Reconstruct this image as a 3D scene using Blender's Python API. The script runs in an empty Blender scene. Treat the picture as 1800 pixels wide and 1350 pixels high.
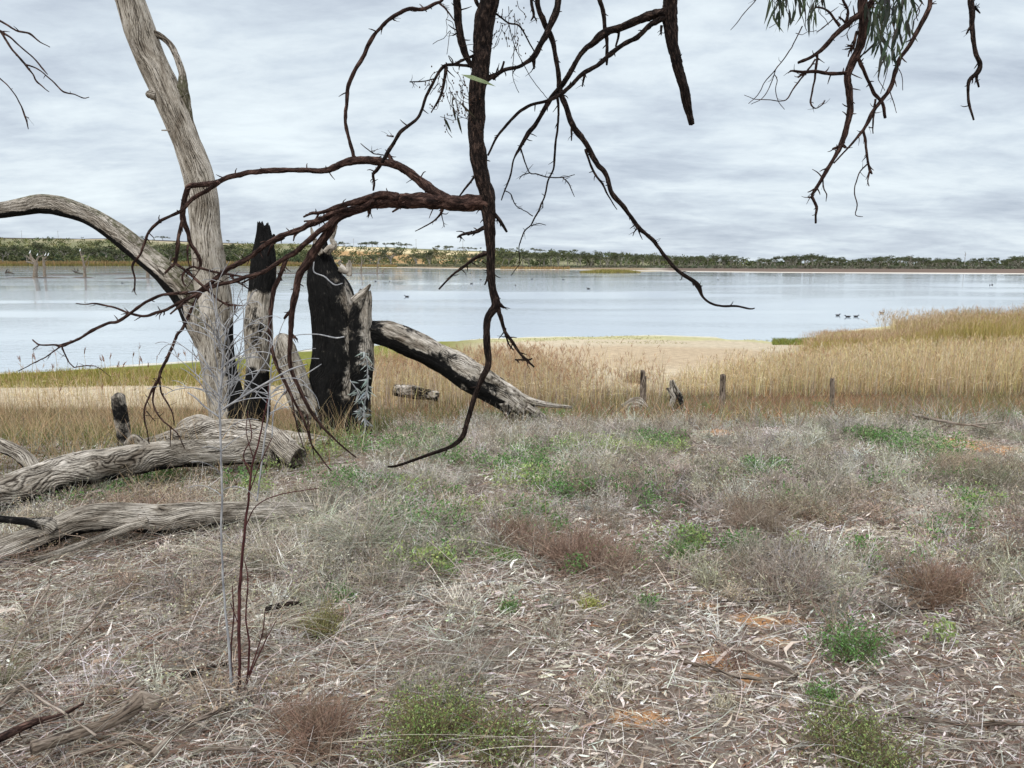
import bpy, math
import numpy as np
from math import radians as R
# ------------------------------------------------------------------ camera, sky, sun, exposure
sc = bpy.context.scene
col = sc.collection
F = 1360.0                      # focal length in pixels of the 1800 px wide photograph
PITCH = math.atan(217.0 / F)
CAMZ = 1.6
cam_d = bpy.data.cameras.new("camera"); cam = bpy.data.objects.new("camera", cam_d); col.objects.link(cam)
cam.location = (0, 0, CAMZ); cam.rotation_euler = (math.pi / 2 - PITCH, 0, 0)
cam_d.sensor_width = 36; cam_d.lens = 36 * F / 1800; cam_d.clip_start = 0.05; cam_d.clip_end = 20000
sc.camera = cam
sc.view_settings.view_transform = 'Standard'; sc.view_settings.look = 'None'
sc.view_settings.gamma = 1; sc.view_settings.exposure = 0.40
SUN_EL, SUN_AZ = R(48), R(200)   # azimuth clockwise from +Y
w = bpy.data.worlds.new("World"); sc.world = w; w.use_nodes = True
nt = w.node_tree; N = nt.nodes; Lk = nt.links; N.clear()
out = N.new('ShaderNodeOutputWorld'); bg = N.new('ShaderNodeBackground'); bg.inputs[1].default_value = 0.1
sky = N.new('ShaderNodeTexSky'); sky.sky_type = 'NISHITA'; sky.sun_disc = False
sky.sun_elevation = SUN_EL; sky.sun_rotation = SUN_AZ
tc = N.new('ShaderNodeTexCoord'); sp = N.new('ShaderNodeSeparateXYZ'); Lk.new(tc.outputs['Generated'], sp.inputs[0])
def wm(op, a, b=None, c=None):
    n = N.new('ShaderNodeMath'); n.operation = op
    for i, v in enumerate((a, b, c)):
        if v is None: continue
        if isinstance(v, (int, float)): n.inputs[i].default_value = v
        else: Lk.new(v, n.inputs[i])
    return n.outputs[0]
zz = wm('ADD', wm('MAXIMUM', sp.outputs[2], 0.0), 0.20)
cx = wm('DIVIDE', sp.outputs[0], zz); cy = wm('DIVIDE', sp.outputs[1], zz)
cb = N.new('ShaderNodeCombineXYZ'); Lk.new(cx, cb.inputs[0]); Lk.new(cy, cb.inputs[1]); cb.inputs[2].default_value = 3.1
def wnoise(scale, det, rough, dist, sx=1.0, off=0.0):
    mp = N.new('ShaderNodeMapping'); mp.inputs['Scale'].default_value = (sx, 1.15, 1); mp.inputs['Location'].default_value = (off, off * .7, off)
    mp.inputs['Rotation'].default_value = (0, 0, R(2))
    Lk.new(cb.outputs[0], mp.inputs[0])
    n = N.new('ShaderNodeTexNoise'); n.inputs['Scale'].default_value = scale; n.inputs['Detail'].default_value = det
    n.inputs['Roughness'].default_value = rough; n.inputs['Distortion'].default_value = dist
    Lk.new(mp.outputs[0], n.inputs[0]); return n.outputs[0]
n1 = wnoise(1.25, 8, 0.6, 0.35, 0.8, 2.3); n2 = wnoise(4.4, 7, 0.62, 0.3, 0.75, 7.7); n3 = wnoise(0.40, 3, 0.5, 0.2, 0.9, 4.4)
mixn = wm('ADD', wm('ADD', wm('MULTIPLY', n1, 0.50), wm('MULTIPLY', n2, 0.27)), wm('MULTIPLY', n3, 0.23))
rp = N.new('ShaderNodeValToRGB'); Lk.new(mixn, rp.inputs[0])
els = rp.color_ramp.elements
els[0].position = 0.39; els[0].color = (0.42, 0.485, 0.575, 1)
els[1].position = 0.615; els[1].color = (0.80, 0.885, 0.93, 1)
e = els.new(0.46); e.color = (0.54, 0.61, 0.695, 1)
e = els.new(0.51); e.color = (0.63, 0.71, 0.785, 1)
e = els.new(0.55); e.color = (0.71, 0.79, 0.85, 1)
vm = N.new('ShaderNodeVectorMath'); vm.operation = 'SCALE'; Lk.new(rp.outputs[0], vm.inputs[0])
Lk.new(wm('ADD', 8.3, wm('MULTIPLY', wm('MAXIMUM', wm('SUBTRACT', sp.outputs[2], 0.36), 0.0), 32.0)), vm.inputs['Scale'])   # overcast: zenith brighter than the horizon
wz = N.new('ShaderNodeMixRGB'); wz.blend_type = 'MULTIPLY'; wz.inputs[2].default_value = (1.06, 0.98, 0.935, 1); Lk.new(wm('MINIMUM', wm('MULTIPLY', wm('MAXIMUM', wm('SUBTRACT', sp.outputs[2], 0.33), 0.0), 6.0), 1.0), wz.inputs[0]); Lk.new(vm.outputs[0], wz.inputs[1])
mx = N.new('ShaderNodeMixRGB'); mx.inputs[0].default_value = 0.965; Lk.new(sky.outputs[0], mx.inputs[1]); Lk.new(wz.outputs[0], mx.inputs[2])
Lk.new(mx.outputs[0], bg.inputs[0]); Lk.new(bg.outputs[0], out.inputs[0])
sd = bpy.data.lights.new("sun", 'SUN'); sd.energy = 1.5; sd.angle = R(10); sd.color = (1.0, 0.96, 0.9)
so = bpy.data.objects.new("sun", sd); col.objects.link(so)
so.rotation_euler = (math.pi / 2 - SUN_EL, 0, math.pi - SUN_AZ); so.location = (0, -10, 20)
rng = np.random.default_rng(11)
# ------------------------------------------------------------------ numeric helpers
# hash noise
def _h(ix, iy, iz, seed):
    n = (ix * 374761393 + iy * 668265263 + iz * 1274126177 + seed * 974634777) & 0xFFFFFFFF
    n = ((n ^ (n >> 13)) * 1103515245) & 0xFFFFFFFF
    n = ((n ^ (n >> 16)) * 2246822519) & 0xFFFFFFFF
    return ((n ^ (n >> 15)) & 0xFFFFFF) / float(0xFFFFFF) * 2 - 1
def vnoise(p, seed=0):
    p = np.asarray(p, float); i = np.floor(p).astype(np.int64); f = p - i; f = f * f * (3 - 2 * f)
    r = 0
    for dx in (0, 1):
        wx = f[:, 0] if dx else 1 - f[:, 0]
        for dy in (0, 1):
            wy = f[:, 1] if dy else 1 - f[:, 1]
            for dz in (0, 1):
                wz = f[:, 2] if dz else 1 - f[:, 2]
                r = r + wx * wy * wz * _h(i[:, 0] + dx, i[:, 1] + dy, i[:, 2] + dz, seed)
    return r
def fbm(p, octv=4, seed=0):
    a, s, r = 1.0, 0.0, 0
    for k in range(octv):
        r = r + a * vnoise(p * (2 ** k), seed + k); s += a; a *= .5
    return r / s
def sm(t): t = np.clip(t, 0, 1); return t * t * (3 - 2 * t)
def xy0(x, y, f, z=0.0): return np.stack([x * f, y * f, np.full_like(x, z)], 1)
IP = np.interp
S_PX = [-1500, -400, 0, 350, 600, 850, 1100, 1300, 1400, 1450, 1600, 1800, 2400, 3500]
S_Y = [22, 25, 27.6, 31, 36, 40.2, 42, 40.5, 38.5, 42, 50, 60, 80, 100]
RF_PX = [-1500, 0, 450, 640, 850, 1000, 1180, 1350, 1800, 2600]; RF_Y = [520, 560, 555, 470, 363, 340, 290, 262, 232, 190]
D_Y = [560, 590, 585, 540, 450, 430, 420, 400, 380, 330]
E_PX = [-1500, 0, 200, 400, 600, 800, 1000, 1180, 1350, 1800, 2600]; E_V = [36, 38, 37.5, 30, 26, 18, 10, 1, -8.5, -9, -9]
def PXo(x, y):
    return 900 + F * x / np.maximum(y, 1.0)
def crest(x): return 6.3 + 1.5 * sm((x + 2.6) / 2.2)
def H(x, y):
    x = np.atleast_1d(np.asarray(x, float)); y = np.atleast_1d(np.asarray(y, float))
    px = np.where(y > 1.0, PXo(x, y), 900); px = np.clip(px, -1500, 3500)
    c = crest(x); L = 10.0 - 1.5 * sm((x + 2.6) / 2.2)
    z = -0.02 * np.clip(y, 0, 8) - 2.0 * sm((y - c) / L) * 1.0
    S = IP(px, S_PX, S_Y); RF = IP(px, RF_PX, RF_Y); D = IP(px, RF_PX, D_Y)
    Ev = IP(px, E_PX, E_V)
    flat = -2.05 - 0.35 * np.clip((y - 18) / np.maximum(S - 18, 1), 0, 1)
    k = sm((y - 15) / 3); z = z * (1 - k) + flat * k
    z = np.where(y > S, -2.4 - np.clip((y - S) * 0.03, 0, 1.2), z)
    mid = (S + RF) / 2
    zf = -2.4 - np.clip((RF - y) * 0.03, 0, 1.2) + 0.45 * sm((y - RF) / 25.0)
    z = np.where(y > mid, zf, z)
    RY = 1.55 * D; ridge = CAMZ + Ev / F * RY
    t = (y - D) / (RY - D); z = np.where(y > D, -1.95 + (ridge + 1.95) * (0.55 * sm(t) + 0.45 * np.clip(t, 0, 1)), z)
    z = np.where(y > RY, ridge - (y - RY) * 0.004, z)
    near = np.exp(-np.maximum(y, 0) / 25.0)
    z = z + near * (0.05 * fbm(xy0(x, y, 0.7), 4, 3) + 0.015 * fbm(xy0(x, y, 4.0), 3, 5))
    far = sm((y - RF - 10) / 60.0)
    z = z + far * 1.0 * fbm(xy0(x, y, 0.012), 3, 9) * np.clip(Ev / 15, 0.03, 1.5)
    fl = sm((y - 17) / 4) * (1 - sm((y - 70) / 20))
    z = z + fl * 0.03 * fbm(xy0(x, y, 0.35), 4, 21)
    return z
def ray(px, py):
    rx = (px - 900) / F; ry = (675 - py) / F; c, s = math.cos(PITCH), math.sin(PITCH)
    return np.array([rx, c + ry * s, -s + ry * c])
def P(px, py, d):
    r = ray(px, py); r = r / r[1] * d; return np.array([r[0], r[1], CAMZ + r[2]])
def G(px, py, dmax=1200):
    r = ray(px, py); r = r / r[1]
    ds = np.geomspace(1.5, dmax, 1500); X = r[0] * ds; Z = CAMZ + r[2] * ds; h = H(X, ds)
    k = np.argmax(Z <= h)
    if Z[k] > h[k]: k = len(ds) - 1
    a, b = ds[max(k - 1, 0)], ds[k]
    for _ in range(18):
        m = (a + b) / 2
        if CAMZ + r[2] * m <= H(r[0] * m, m)[0]: b = m
        else: a = m
    m = b; return np.array([r[0] * m, m, H(r[0] * m, m)[0]])
def PW(px, py):
    r = ray(px, py); t = (-2.4 - CAMZ) / r[2]; return np.array([r[0] * t, r[1] * t, -2.4])
# ------------------------------------------------------------------ mesh building
class MB:
    def __init__(s): s.V = []; s.Q = []; s.T = []; s.A = {}; s.n = 0
    def add(s, V, Q=None, T=None, **att):
        V = np.asarray(V, float); m = len(V)
        if Q is not None and len(Q): s.Q.append(np.asarray(Q) + s.n)
        if T is not None and len(T): s.T.append(np.asarray(T) + s.n)
        for k in set(list(att) + list(s.A)):
            if k not in s.A: s.A[k] = [np.zeros((s.n, 3))] if s.n else []
            a = att.get(k, np.zeros((m, 3))); a = np.asarray(a, float)
            if a.ndim == 1: a = np.tile(a, (m, 1)) if len(a) == 3 and m != 3 else np.repeat(a[:, None], 3, 1)
            s.A[k].append(a)
        s.V.append(V); s.n += m
    def build(s, name, mat, parent=None, smooth=True):
        V = np.concatenate(s.V); me = bpy.data.meshes.new(name)
        Q = np.concatenate(s.Q) if s.Q else np.zeros((0, 4), int); T = np.concatenate(s.T) if s.T else np.zeros((0, 3), int)
        off = np.zeros(3)
        if parent is not None: off = np.array(parent.matrix_world.translation) if False else np.array(wloc(parent))
        V = V - off
        me.vertices.add(len(V)); me.vertices.foreach_set('co', V.astype(np.float32).ravel())
        nl = Q.size + T.size; me.loops.add(nl)
        me.loops.foreach_set('vertex_index', np.concatenate([Q.ravel(), T.ravel()]).astype(np.int32))
        npol = len(Q) + len(T); me.polygons.add(npol)
        st = np.concatenate([np.arange(len(Q)) * 4, len(Q) * 4 + np.arange(len(T)) * 3]).astype(np.int32)
        me.polygons.foreach_set('loop_start', st)
        me.polygons.foreach_set('use_smooth', np.full(npol, smooth))
        me.update(calc_edges=True)
        for k, a in s.A.items():
            a = np.concatenate(a).astype(np.float32)
            if k == 'col':
                at = me.color_attributes.new('col', 'FLOAT_COLOR', 'POINT')
                at.data.foreach_set('color', np.concatenate([a, np.ones((len(a), 1), np.float32)], 1).ravel())
            else:
                at = me.attributes.new(k, 'FLOAT_VECTOR', 'POINT'); at.data.foreach_set('vector', a.ravel())
        me.materials.append(mat)
        o = bpy.data.objects.new(name, me); col.objects.link(o)
        if parent is not None: o.parent = parent
        return o
def wloc(o):
    v = np.array(o.location); 
    while o.parent is not None: o = o.parent; v = v + np.array(o.location)
    return v
def tag(o, label=None, cat=None, group=None, kind=None):
    if label: o['label'] = label
    if cat: o['category'] = cat
    if group: o['group'] = group
    if kind: o['kind'] = kind
    return o
def empty(name, loc, label=None, cat=None, group=None):
    o = bpy.data.objects.new(name, None); col.objects.link(o); o.location = [float(v) for v in loc]; o.empty_display_size = 0.1
    return tag(o, label, cat, group)
def copy_tree(o, parent=None):
    c = o.copy(); col.objects.link(c)
    if parent: c.parent = parent
    for ch in list(o.children): copy_tree(ch, c)
    return c
def resample(P_, R_, step):
    P_ = np.asarray(P_, float); R_ = np.asarray(R_, float); n = len(P_)
    if n == 2: P_ = np.array([P_[0], (P_[0] + P_[1]) / 2, P_[1]]); R_ = np.array([R_[0], (R_[0] + R_[1]) / 2, R_[1]]); n = 3
    E = np.vstack([2 * P_[0] - P_[1], P_, 2 * P_[-1] - P_[-2]]); outp = []; outr = []
    for i in range(n - 1):
        p0, p1, p2, p3 = E[i], E[i + 1], E[i + 2], E[i + 3]; m = max(1, int(math.ceil(np.linalg.norm(p2 - p1) / step)))
        t = (np.arange(m) / m)[:, None]
        outp.append(0.5 * ((2 * p1) + (-p0 + p2) * t + (2 * p0 - 5 * p1 + 4 * p2 - p3) * t ** 2 + (-p0 + 3 * p1 - 3 * p2 + p3) * t ** 3))
        ts = t[:, 0]; outr.append(R_[i] * (1 - ts) + R_[i + 1] * ts)
    outp.append(P_[-1:]); outr.append(R_[-1:]); return np.vstack(outp), np.concatenate(outr)
def tube(mb, path, rad, sides=8, step=0.05, rn=0.08, groove=None, jag=0.0, seed=0, wob=0.0, cap=True, color=None, char_shade=None, nf=6.0, squash=1.0):
    Pc, Rc = resample(path, rad, step); M = len(Pc)
    seg = np.linalg.norm(np.diff(Pc, axis=0), axis=1); s = np.concatenate([[0], np.cumsum(seg)])
    if wob: 
        sc3 = np.stack([s / (np.mean(Rc) * 9 + 1e-6), s * 0, s * 0 + seed * 1.7], 1)
        Pc = Pc + wob * np.mean(Rc) * np.stack([vnoise(sc3, 1), vnoise(sc3, 2) , vnoise(sc3, 3)], 1) * np.clip(s / (s[-1] + 1e-9) * 6, 0, 1)[:, None]
    T = np.gradient(Pc, axis=0); T /= np.linalg.norm(T, axis=1)[:, None] + 1e-12
    u = np.cross(T[0], [0.3, 0.9, 0.2]); u /= np.linalg.norm(u); U = [u]
    for i in range(1, M):
        u = u - T[i] * np.dot(u, T[i]); u /= np.linalg.norm(u) + 1e-12; U.append(u)
    U = np.array(U); W_ = np.cross(T, U)
    th = np.linspace(0, 2 * math.pi, sides, endpoint=False)
    C = np.cos(th); Sn = np.sin(th)
    rm = float(np.mean(Rc))
    sx = np.repeat(s, sides); ct = np.tile(C, M); sn = np.tile(Sn, M); rr = np.repeat(Rc, sides); tt = np.tile(th, M)
    q = np.stack([ct * rm * nf, sn * rm * nf, sx * nf * 0.6 + seed * 3.3], 1) / 1.0
    r2 = rr * (1 + rn * fbm(np.stack([ct * 1.2, sn * 1.2, sx / (rm * 3 + 1e-6) + seed * 3.3], 1), 4, seed)) if rn else rr.copy()
    g = np.ones(M * sides)
    if groove:
        k, Wp, amp, fr = groove
        ph = k * tt / (2 * math.pi) + Wp * fbm(np.stack([ct * rm * fr, sn * rm * fr, sx * fr * 0.8 + seed], 1), 3, seed + 5)
        ph += 0.45 * fbm(np.stack([ct * rm * fr * 6, sn * rm * fr * 6, sx * fr * 2.5], 1), 3, seed + 9) * 2
        pi_ = np.floor(ph).astype(np.int64)
        dep = 0.50 + 0.35 * _h(pi_, pi_ * 0, pi_ * 0, seed) + .5 * fbm(np.stack([ct * rm * 9, sn * rm * 9, sx * 5 + 3], 1), 2, seed + 40); dep = np.clip(dep, 0.05, 1.1)
        ph2 = 2.3 * ph + 1.6 * fbm(np.stack([ct * rm * 16, sn * rm * 16, sx * 7 + seed], 1), 3, seed + 60)
        hh = np.minimum(np.abs(np.sin(math.pi * ph)) ** 0.62, .35 + .65 * np.abs(np.sin(math.pi * ph2)) ** .5)
        fine = fbm(np.stack([ct * rm * 60, sn * rm * 60, sx * 14], 1), 3, seed + 31)
        g = np.clip(1 - dep * (1 - hh) * 1.15, 0, 1) + 0.16 * fine
        r2 = r2 + amp * (g - 0.8)
    V = Pc[np.repeat(np.arange(M), sides)] + U[np.repeat(np.arange(M), sides)] * (r2 * ct)[:, None] + W_[np.repeat(np.arange(M), sides)] * (r2 * sn)[:, None] * squash
    if jag:
        a = np.clip((s - (s[-1] - 3.0 * rm)) / (3.0 * rm), 0, 1)
        jn = jag * (0.5 + 0.5 * fbm(np.stack([C * 2.6, Sn * 2.6, C * 0 + seed], 1), 4, seed + 77))
        V = V + (np.repeat(a ** 2, sides) * np.tile(jn, M))[:, None] * T[-1]
    idx = np.arange(M * sides).reshape(M, sides); nx = np.roll(idx, -1, 1)
    Q = np.stack([idx[:-1], nx[:-1], nx[1:], idx[1:]], -1).reshape(-1, 4)
    tcs = np.stack([ct * rm, sn * rm, sx + seed * 0.37], 1)
    att = dict(tc=tcs, g=g)
    if color is not None: att['col'] = np.tile(np.asarray(color, float), (len(V), 1))
    if char_shade is not None: ca = char_shade(V); att['char_shade'] = np.clip(ca + .75 * fbm(V * (5, 5, 3.2), 4, seed + 3) * (ca > .001), 0, 1)
    Tt = None
    if cap:
        c1 = V[-sides:].mean(0) - (T[-1] * (jag * 0.3 + Rc[-1] * 0.3) if jag else -T[-1] * Rc[-1] * 0.4); c0 = V[:sides].mean(0) - T[0] * Rc[0] * 0.2
        V = np.vstack([V, c0, c1]); b = M * sides
        Tt = np.concatenate([np.stack([nx[0], idx[0], np.full(sides, b)], 1), np.stack([idx[-1], nx[-1], np.full(sides, b + 1)], 1)])
        for kk in att:
            a = np.asarray(att[kk], float); a = a if a.ndim == 2 else np.repeat(a[:, None], 3, 1)
            e_ = np.vstack([a[0], a[-1]])
            if kk == 'g': e_ = e_ * 0 + 0.35
            att[kk] = np.vstack([a, e_])
    mb.add(V, Q, Tt, **att)
def unit(v): return v / (np.linalg.norm(v, axis=-1, keepdims=True) + 1e-12)
def ribbons(mb, base, d, L, W, bend, cols, K=3, taper=0.25, side=None, seedr=None):
    r = seedr or rng; n = len(base); t = np.linspace(0, 1, K + 1)[None, :, None]
    d = unit(d); L = np.broadcast_to(L, (n,)); W = np.broadcast_to(W, (n,))
    Pp = base[:, None] + d[:, None] * L[:, None, None] * t + bend[:, None] * (L[:, None, None] * t ** 2)
    if side is None: side = unit(np.cross(d, r.normal(size=(n, 3))))
    wd = (W / 2)[:, None, None] * (1 - (1 - taper) * t)
    A = Pp - side[:, None] * wd; B = Pp + side[:, None] * wd
    V = np.stack([A, B], 2).reshape(-1, 3)
    b = (np.arange(n) * (K + 1) * 2)[:, None] + (np.arange(K) * 2)[None]
    Q = np.stack([b, b + 1, b + 3, b + 2], -1).reshape(-1, 4)
    C = np.repeat(cols, (K + 1) * 2, 0); mb.add(V, Q, col=C)
    return Pp
def leafs(mb, base, d, L, W, cols, curl=0.2, r=None, bow=0.0):
    r = r or rng; n = len(base); d = unit(d); nrm = unit(np.cross(d, r.normal(size=(n, 3)))); sd_ = np.cross(d, nrm)
    ts = np.array([0, .3, .3, .68, .68, 1]); ws = np.array([0, -1, 1, -.8, .8, 0])
    L = np.broadcast_to(L, (n,)); W = np.broadcast_to(W, (n,)); cu = r.normal(0, curl, n)
    V = base[:, None] + d[:, None] * (L[:, None, None] * ts[None, :, None]) + sd_[:, None] * (W[:, None, None] / 2 * ws[None, :, None]) \
        + nrm[:, None] * ((cu * L)[:, None, None] * (ts ** 2)[None, :, None]) + sd_[:, None] * ((r.normal(0, 1, n) * bow * L)[:, None, None] * (ts * (1 - ts) * 2)[None, :, None]) + nrm[:, None] * ((W * .18)[:, None, None] * np.abs(ws)[None, :, None])
    b = np.arange(n) * 6
    T = np.concatenate([np.stack([b, b + 2, b + 1], 1), np.stack([b + 3, b + 4, b + 5], 1)])
    Q = np.stack([b + 1, b + 2, b + 4, b + 3], 1)
    mb.add(V.reshape(-1, 3), Q, T, col=np.repeat(cols, 6, 0))
def pal(cs, n, jit=0.18, r=None):
    r = r or rng; cs = np.array(cs, float); c = cs[r.integers(0, len(cs), n)]
    return np.clip(c * (1 + r.normal(0, jit, (n, 1))) * (1 + r.normal(0, jit * .25, (n, 3))), 0.004, 0.95)
# ------------------------------------------------------------------ materials
def mat(name, build):
    m = bpy.data.materials.new(name); m.use_nodes = True; t = m.node_tree; t.nodes.clear()
    o = t.nodes.new('ShaderNodeOutputMaterial'); b = t.nodes.new('ShaderNodeBsdfPrincipled'); t.links.new(b.outputs[0], o.inputs[0])
    build(t, b, o); return m
def nd(t, ty, **kw):
    n = t.nodes.new(ty)
    for k, v in kw.items():
        if k in n.inputs: n.inputs[k].default_value = v
        else: setattr(n, k, v)
    return n
def noise(t, vec, scale, det=5, rough=.6, dist=0.0, stretch=None):
    if stretch is not None:
        mp = nd(t, 'ShaderNodeMapping'); mp.inputs['Scale'].default_value = stretch; t.links.new(vec, mp.inputs[0]); vec = mp.outputs[0]
    n = nd(t, 'ShaderNodeTexNoise', Scale=scale, Detail=det, Roughness=rough, Distortion=dist); t.links.new(vec, n.inputs[0]); return n.outputs[0]
def ramp(t, fac, stops):
    r = nd(t, 'ShaderNodeValToRGB'); t.links.new(fac, r.inputs[0]); e = r.color_ramp.elements
    e[0].position, e[0].color = stops[0][0], (*stops[0][1], 1); e[1].position, e[1].color = stops[-1][0], (*stops[-1][1], 1)
    for p, c in stops[1:-1]: x = e.new(p); x.color = (*c, 1)
    return r.outputs[0]
def mixc(t, a, b, fac, mode='MIX'):
    m = nd(t, 'ShaderNodeMixRGB', blend_type=mode)
    for i, v in ((0, fac), (1, a), (2, b)):
        if isinstance(v, (int, float)): m.inputs[i].default_value = v
        elif isinstance(v, tuple): m.inputs[i].default_value = (*v, 1)
        else: t.links.new(v, m.inputs[i])
    return m.outputs[0]
def mth(t, op, a, b=None):
    m = nd(t, 'ShaderNodeMath', operation=op)
    for i, v in ((0, a), (1, b)):
        if v is None: continue
        if isinstance(v, (int, float)): m.inputs[i].default_value = v
        else: t.links.new(v, m.inputs[i])
    return m.outputs[0]
def bump(t, b, h, strength, dist):
    n = nd(t, 'ShaderNodeBump', Strength=strength, Distance=dist); t.links.new(h, n.inputs['Height']); t.links.new(n.outputs[0], b.inputs['Normal'])
def att(t, name): return nd(t, 'ShaderNodeAttribute', attribute_name=name)
def leafmat(name, trans=0.3, rough=0.75, spec=0.2):
    def f(t, b, o):
        a = att(t, 'col'); ob = nd(t, 'ShaderNodeTexCoord')
        c = mixc(t, a.outputs['Color'], ramp(t, noise(t, ob.outputs['Object'], 40, 3), [(0.3, (.62, .62, .62)), (0.7, (1.2, 1.2, 1.2))]), 0.6, 'MULTIPLY')
        t.links.new(c, b.inputs['Base Color']); b.inputs['Roughness'].default_value = rough; b.inputs['Specular IOR Level'].default_value = spec
        if trans:
            tr = nd(t, 'ShaderNodeBsdfTranslucent'); t.links.new(c, tr.inputs[0]); mxs = nd(t, 'ShaderNodeMixShader'); mxs.inputs[0].default_value = trans
            t.links.new(b.outputs[0], mxs.inputs[1]); t.links.new(tr.outputs[0], mxs.inputs[2]); t.links.new(mxs.outputs[0], o.inputs[0])
    return mat(name, f)
M_leaf = leafmat('leaf', 0.3); M_dry = leafmat('dry_stalk', 0.12, 0.85, 0.15); M_litter = leafmat('litter', 0.0, 0.7, 0.25); M_far = leafmat('far_foliage', 0.2, 0.9, 0.1)
def f_wood(light, mid, dark, fine=1.0):
    def f(t, b, o):
        v = att(t, 'tc').outputs['Vector']; g = att(t, 'g').outputs['Fac']
        fib = noise(t, v, 90, 6, .65, .6, (1, 1, .10)); pat = noise(t, v, 6, 6, .65, .6, (1, 1, .5)); crk = noise(t, v, 34, 5, .72, 1.1, (1, 1, .13))
        gg = mth(t, 'ADD', mth(t, 'MULTIPLY', g, 0.52), mth(t, 'MULTIPLY', fib, 0.66))
        c = ramp(t, gg, [(0.34, tuple(x * .45 for x in dark)), (0.56, dark), (0.76, mid), (0.98, light)])
        c = mixc(t, c, ramp(t, pat, [(0.34, (.36, .31, .26)), (0.5, (.95, .93, .90)), (0.66, (1.35, 1.35, 1.38))]), 0.85, 'MULTIPLY')
        c = mixc(t, c, ramp(t, crk, [(.36, (.10, .09, .08)), (.43, (.75, .73, .70)), (.50, (1, 1, 1))]), 1.0, 'MULTIPLY')
        ch = att(t, 'char_shade').outputs['Fac']
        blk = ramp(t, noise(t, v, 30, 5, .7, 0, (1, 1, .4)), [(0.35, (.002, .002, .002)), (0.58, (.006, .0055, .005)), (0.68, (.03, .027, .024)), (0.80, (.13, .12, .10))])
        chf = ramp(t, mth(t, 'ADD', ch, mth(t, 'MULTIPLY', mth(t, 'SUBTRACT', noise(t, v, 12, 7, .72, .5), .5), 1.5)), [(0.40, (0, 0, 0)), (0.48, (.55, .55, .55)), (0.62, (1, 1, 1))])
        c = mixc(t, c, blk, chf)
        ms = att(t, 'moss').outputs['Fac']
        msf = ramp(t, mth(t, 'ADD', ms, mth(t, 'MULTIPLY', mth(t, 'SUBTRACT', noise(t, v, 22, 4, .7), .5), 1.2)), [(0.45, (0, 0, 0)), (0.65, (1, 1, 1))])
        c = mixc(t, c, (.075, .075, .035), mth(t, 'MULTIPLY', msf, .8))
        t.links.new(c, b.inputs['Base Color']); b.inputs['Roughness'].default_value = .85; b.inputs['Specular IOR Level'].default_value = .2
        bump(t, b, mth(t, 'ADD', mth(t, 'ADD', fib, crk), mth(t, 'MULTIPLY', g, .6)), 1.0, 0.014 * fine)
    return f
M_wood = mat('weathered_wood', f_wood((.64, .59, .52), (.35, .32, .275), (.07, .057, .045)))
M_trunk = mat('pale_dead_trunk', f_wood((.62, .575, .50), (.42, .385, .33), (.15, .13, .105)))
M_stick = mat('dead_stick', f_wood((.36, .31, .26), (.18, .145, .115), (.05, .037, .03), .3))
def f_bark(t, b, o):
    v = att(t, 'tc').outputs['Vector']
    n = noise(t, v, 130, 6, .7, .5, (1, 1, .3)); p = noise(t, v, 14, 4)
    c = ramp(t, n, [(.38, (.004, .003, .003)), (.52, (.020, .014, .012)), (.68, (.11, .078, .062))])
    c = mixc(t, c, ramp(t, p, [(.35, (.5, .5, .5)), (.7, (1.5, 1.4, 1.35))]), .8, 'MULTIPLY')
    t.links.new(c, b.inputs['Base Color']); b.inputs['Roughness'].default_value = .9; b.inputs['Specular IOR Level'].default_value = .12; bump(t, b, n, 1.0, .008)
M_bark = mat('dark_bark', f_bark)
def f_twig(c0, c1):
    def f(t, b, o):
        v = att(t, 'tc').outputs['Vector']; c = ramp(t, noise(t, v, 60, 4, .6, 0, (1, 1, .3)), [(.35, c0), (.65, c1)])
        t.links.new(c, b.inputs['Base Color']); b.inputs['Roughness'].default_value = .8; b.inputs['Specular IOR Level'].default_value = .15
    return f
def f_bark2(t, b, o):
    v = att(t, 'tc').outputs['Vector']; n = noise(t, v, 120, 6, .7, .6, (1, 1, .22)); p = noise(t, v, 12, 4)
    c = ramp(t, n, [(.36, (.007, .004, .0035)), (.50, (.038, .021, .017)), (.68, (.16, .10, .08))])
    c = mixc(t, c, ramp(t, p, [(.35, (.5, .5, .5)), (.7, (1.5, 1.4, 1.35))]), .8, 'MULTIPLY')
    t.links.new(c, b.inputs['Base Color']); b.inputs['Roughness'].default_value = .85; b.inputs['Specular IOR Level'].default_value = .15; bump(t, b, n, 1.0, .008)
M_red = mat('red_stem', f_twig((.035, .012, .012), (.10, .04, .038))); M_silver = mat('silver_stem', f_twig((.17, .175, .19), (.42, .42, .42)))
M_darkred = mat('dark_branch_bark', f_bark2)
def f_ground(t, b, o):
    a = att(t, 'col').outputs['Color']; ob = nd(t, 'ShaderNodeTexCoord').outputs['Object']
    fine = noise(t, ob, 45, 8, .7); mid = noise(t, ob, 3.0, 6, .6); big = noise(t, ob, .05, 6, .6)
    c = mixc(t, a, ramp(t, fine, [(.3, (.45, .45, .45)), (.5, (1, 1, 1)), (.72, (1.5, 1.5, 1.5))]), .75, 'MULTIPLY')
    c = mixc(t, c, ramp(t, mid, [(.3, (.72, .72, .72)), (.7, (1.25, 1.25, 1.25))]), .7, 'MULTIPLY')
    c = mixc(t, c, ramp(t, big, [(.3, (.85, .85, .85)), (.7, (1.15, 1.15, 1.15))]), .6, 'MULTIPLY')
    t.links.new(c, b.inputs['Base Color']); b.inputs['Roughness'].default_value = .95; b.inputs['Specular IOR Level'].default_value = .1
    bump(t, b, fine, .7, .012)
M_ground = mat('ground', f_ground)
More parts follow.
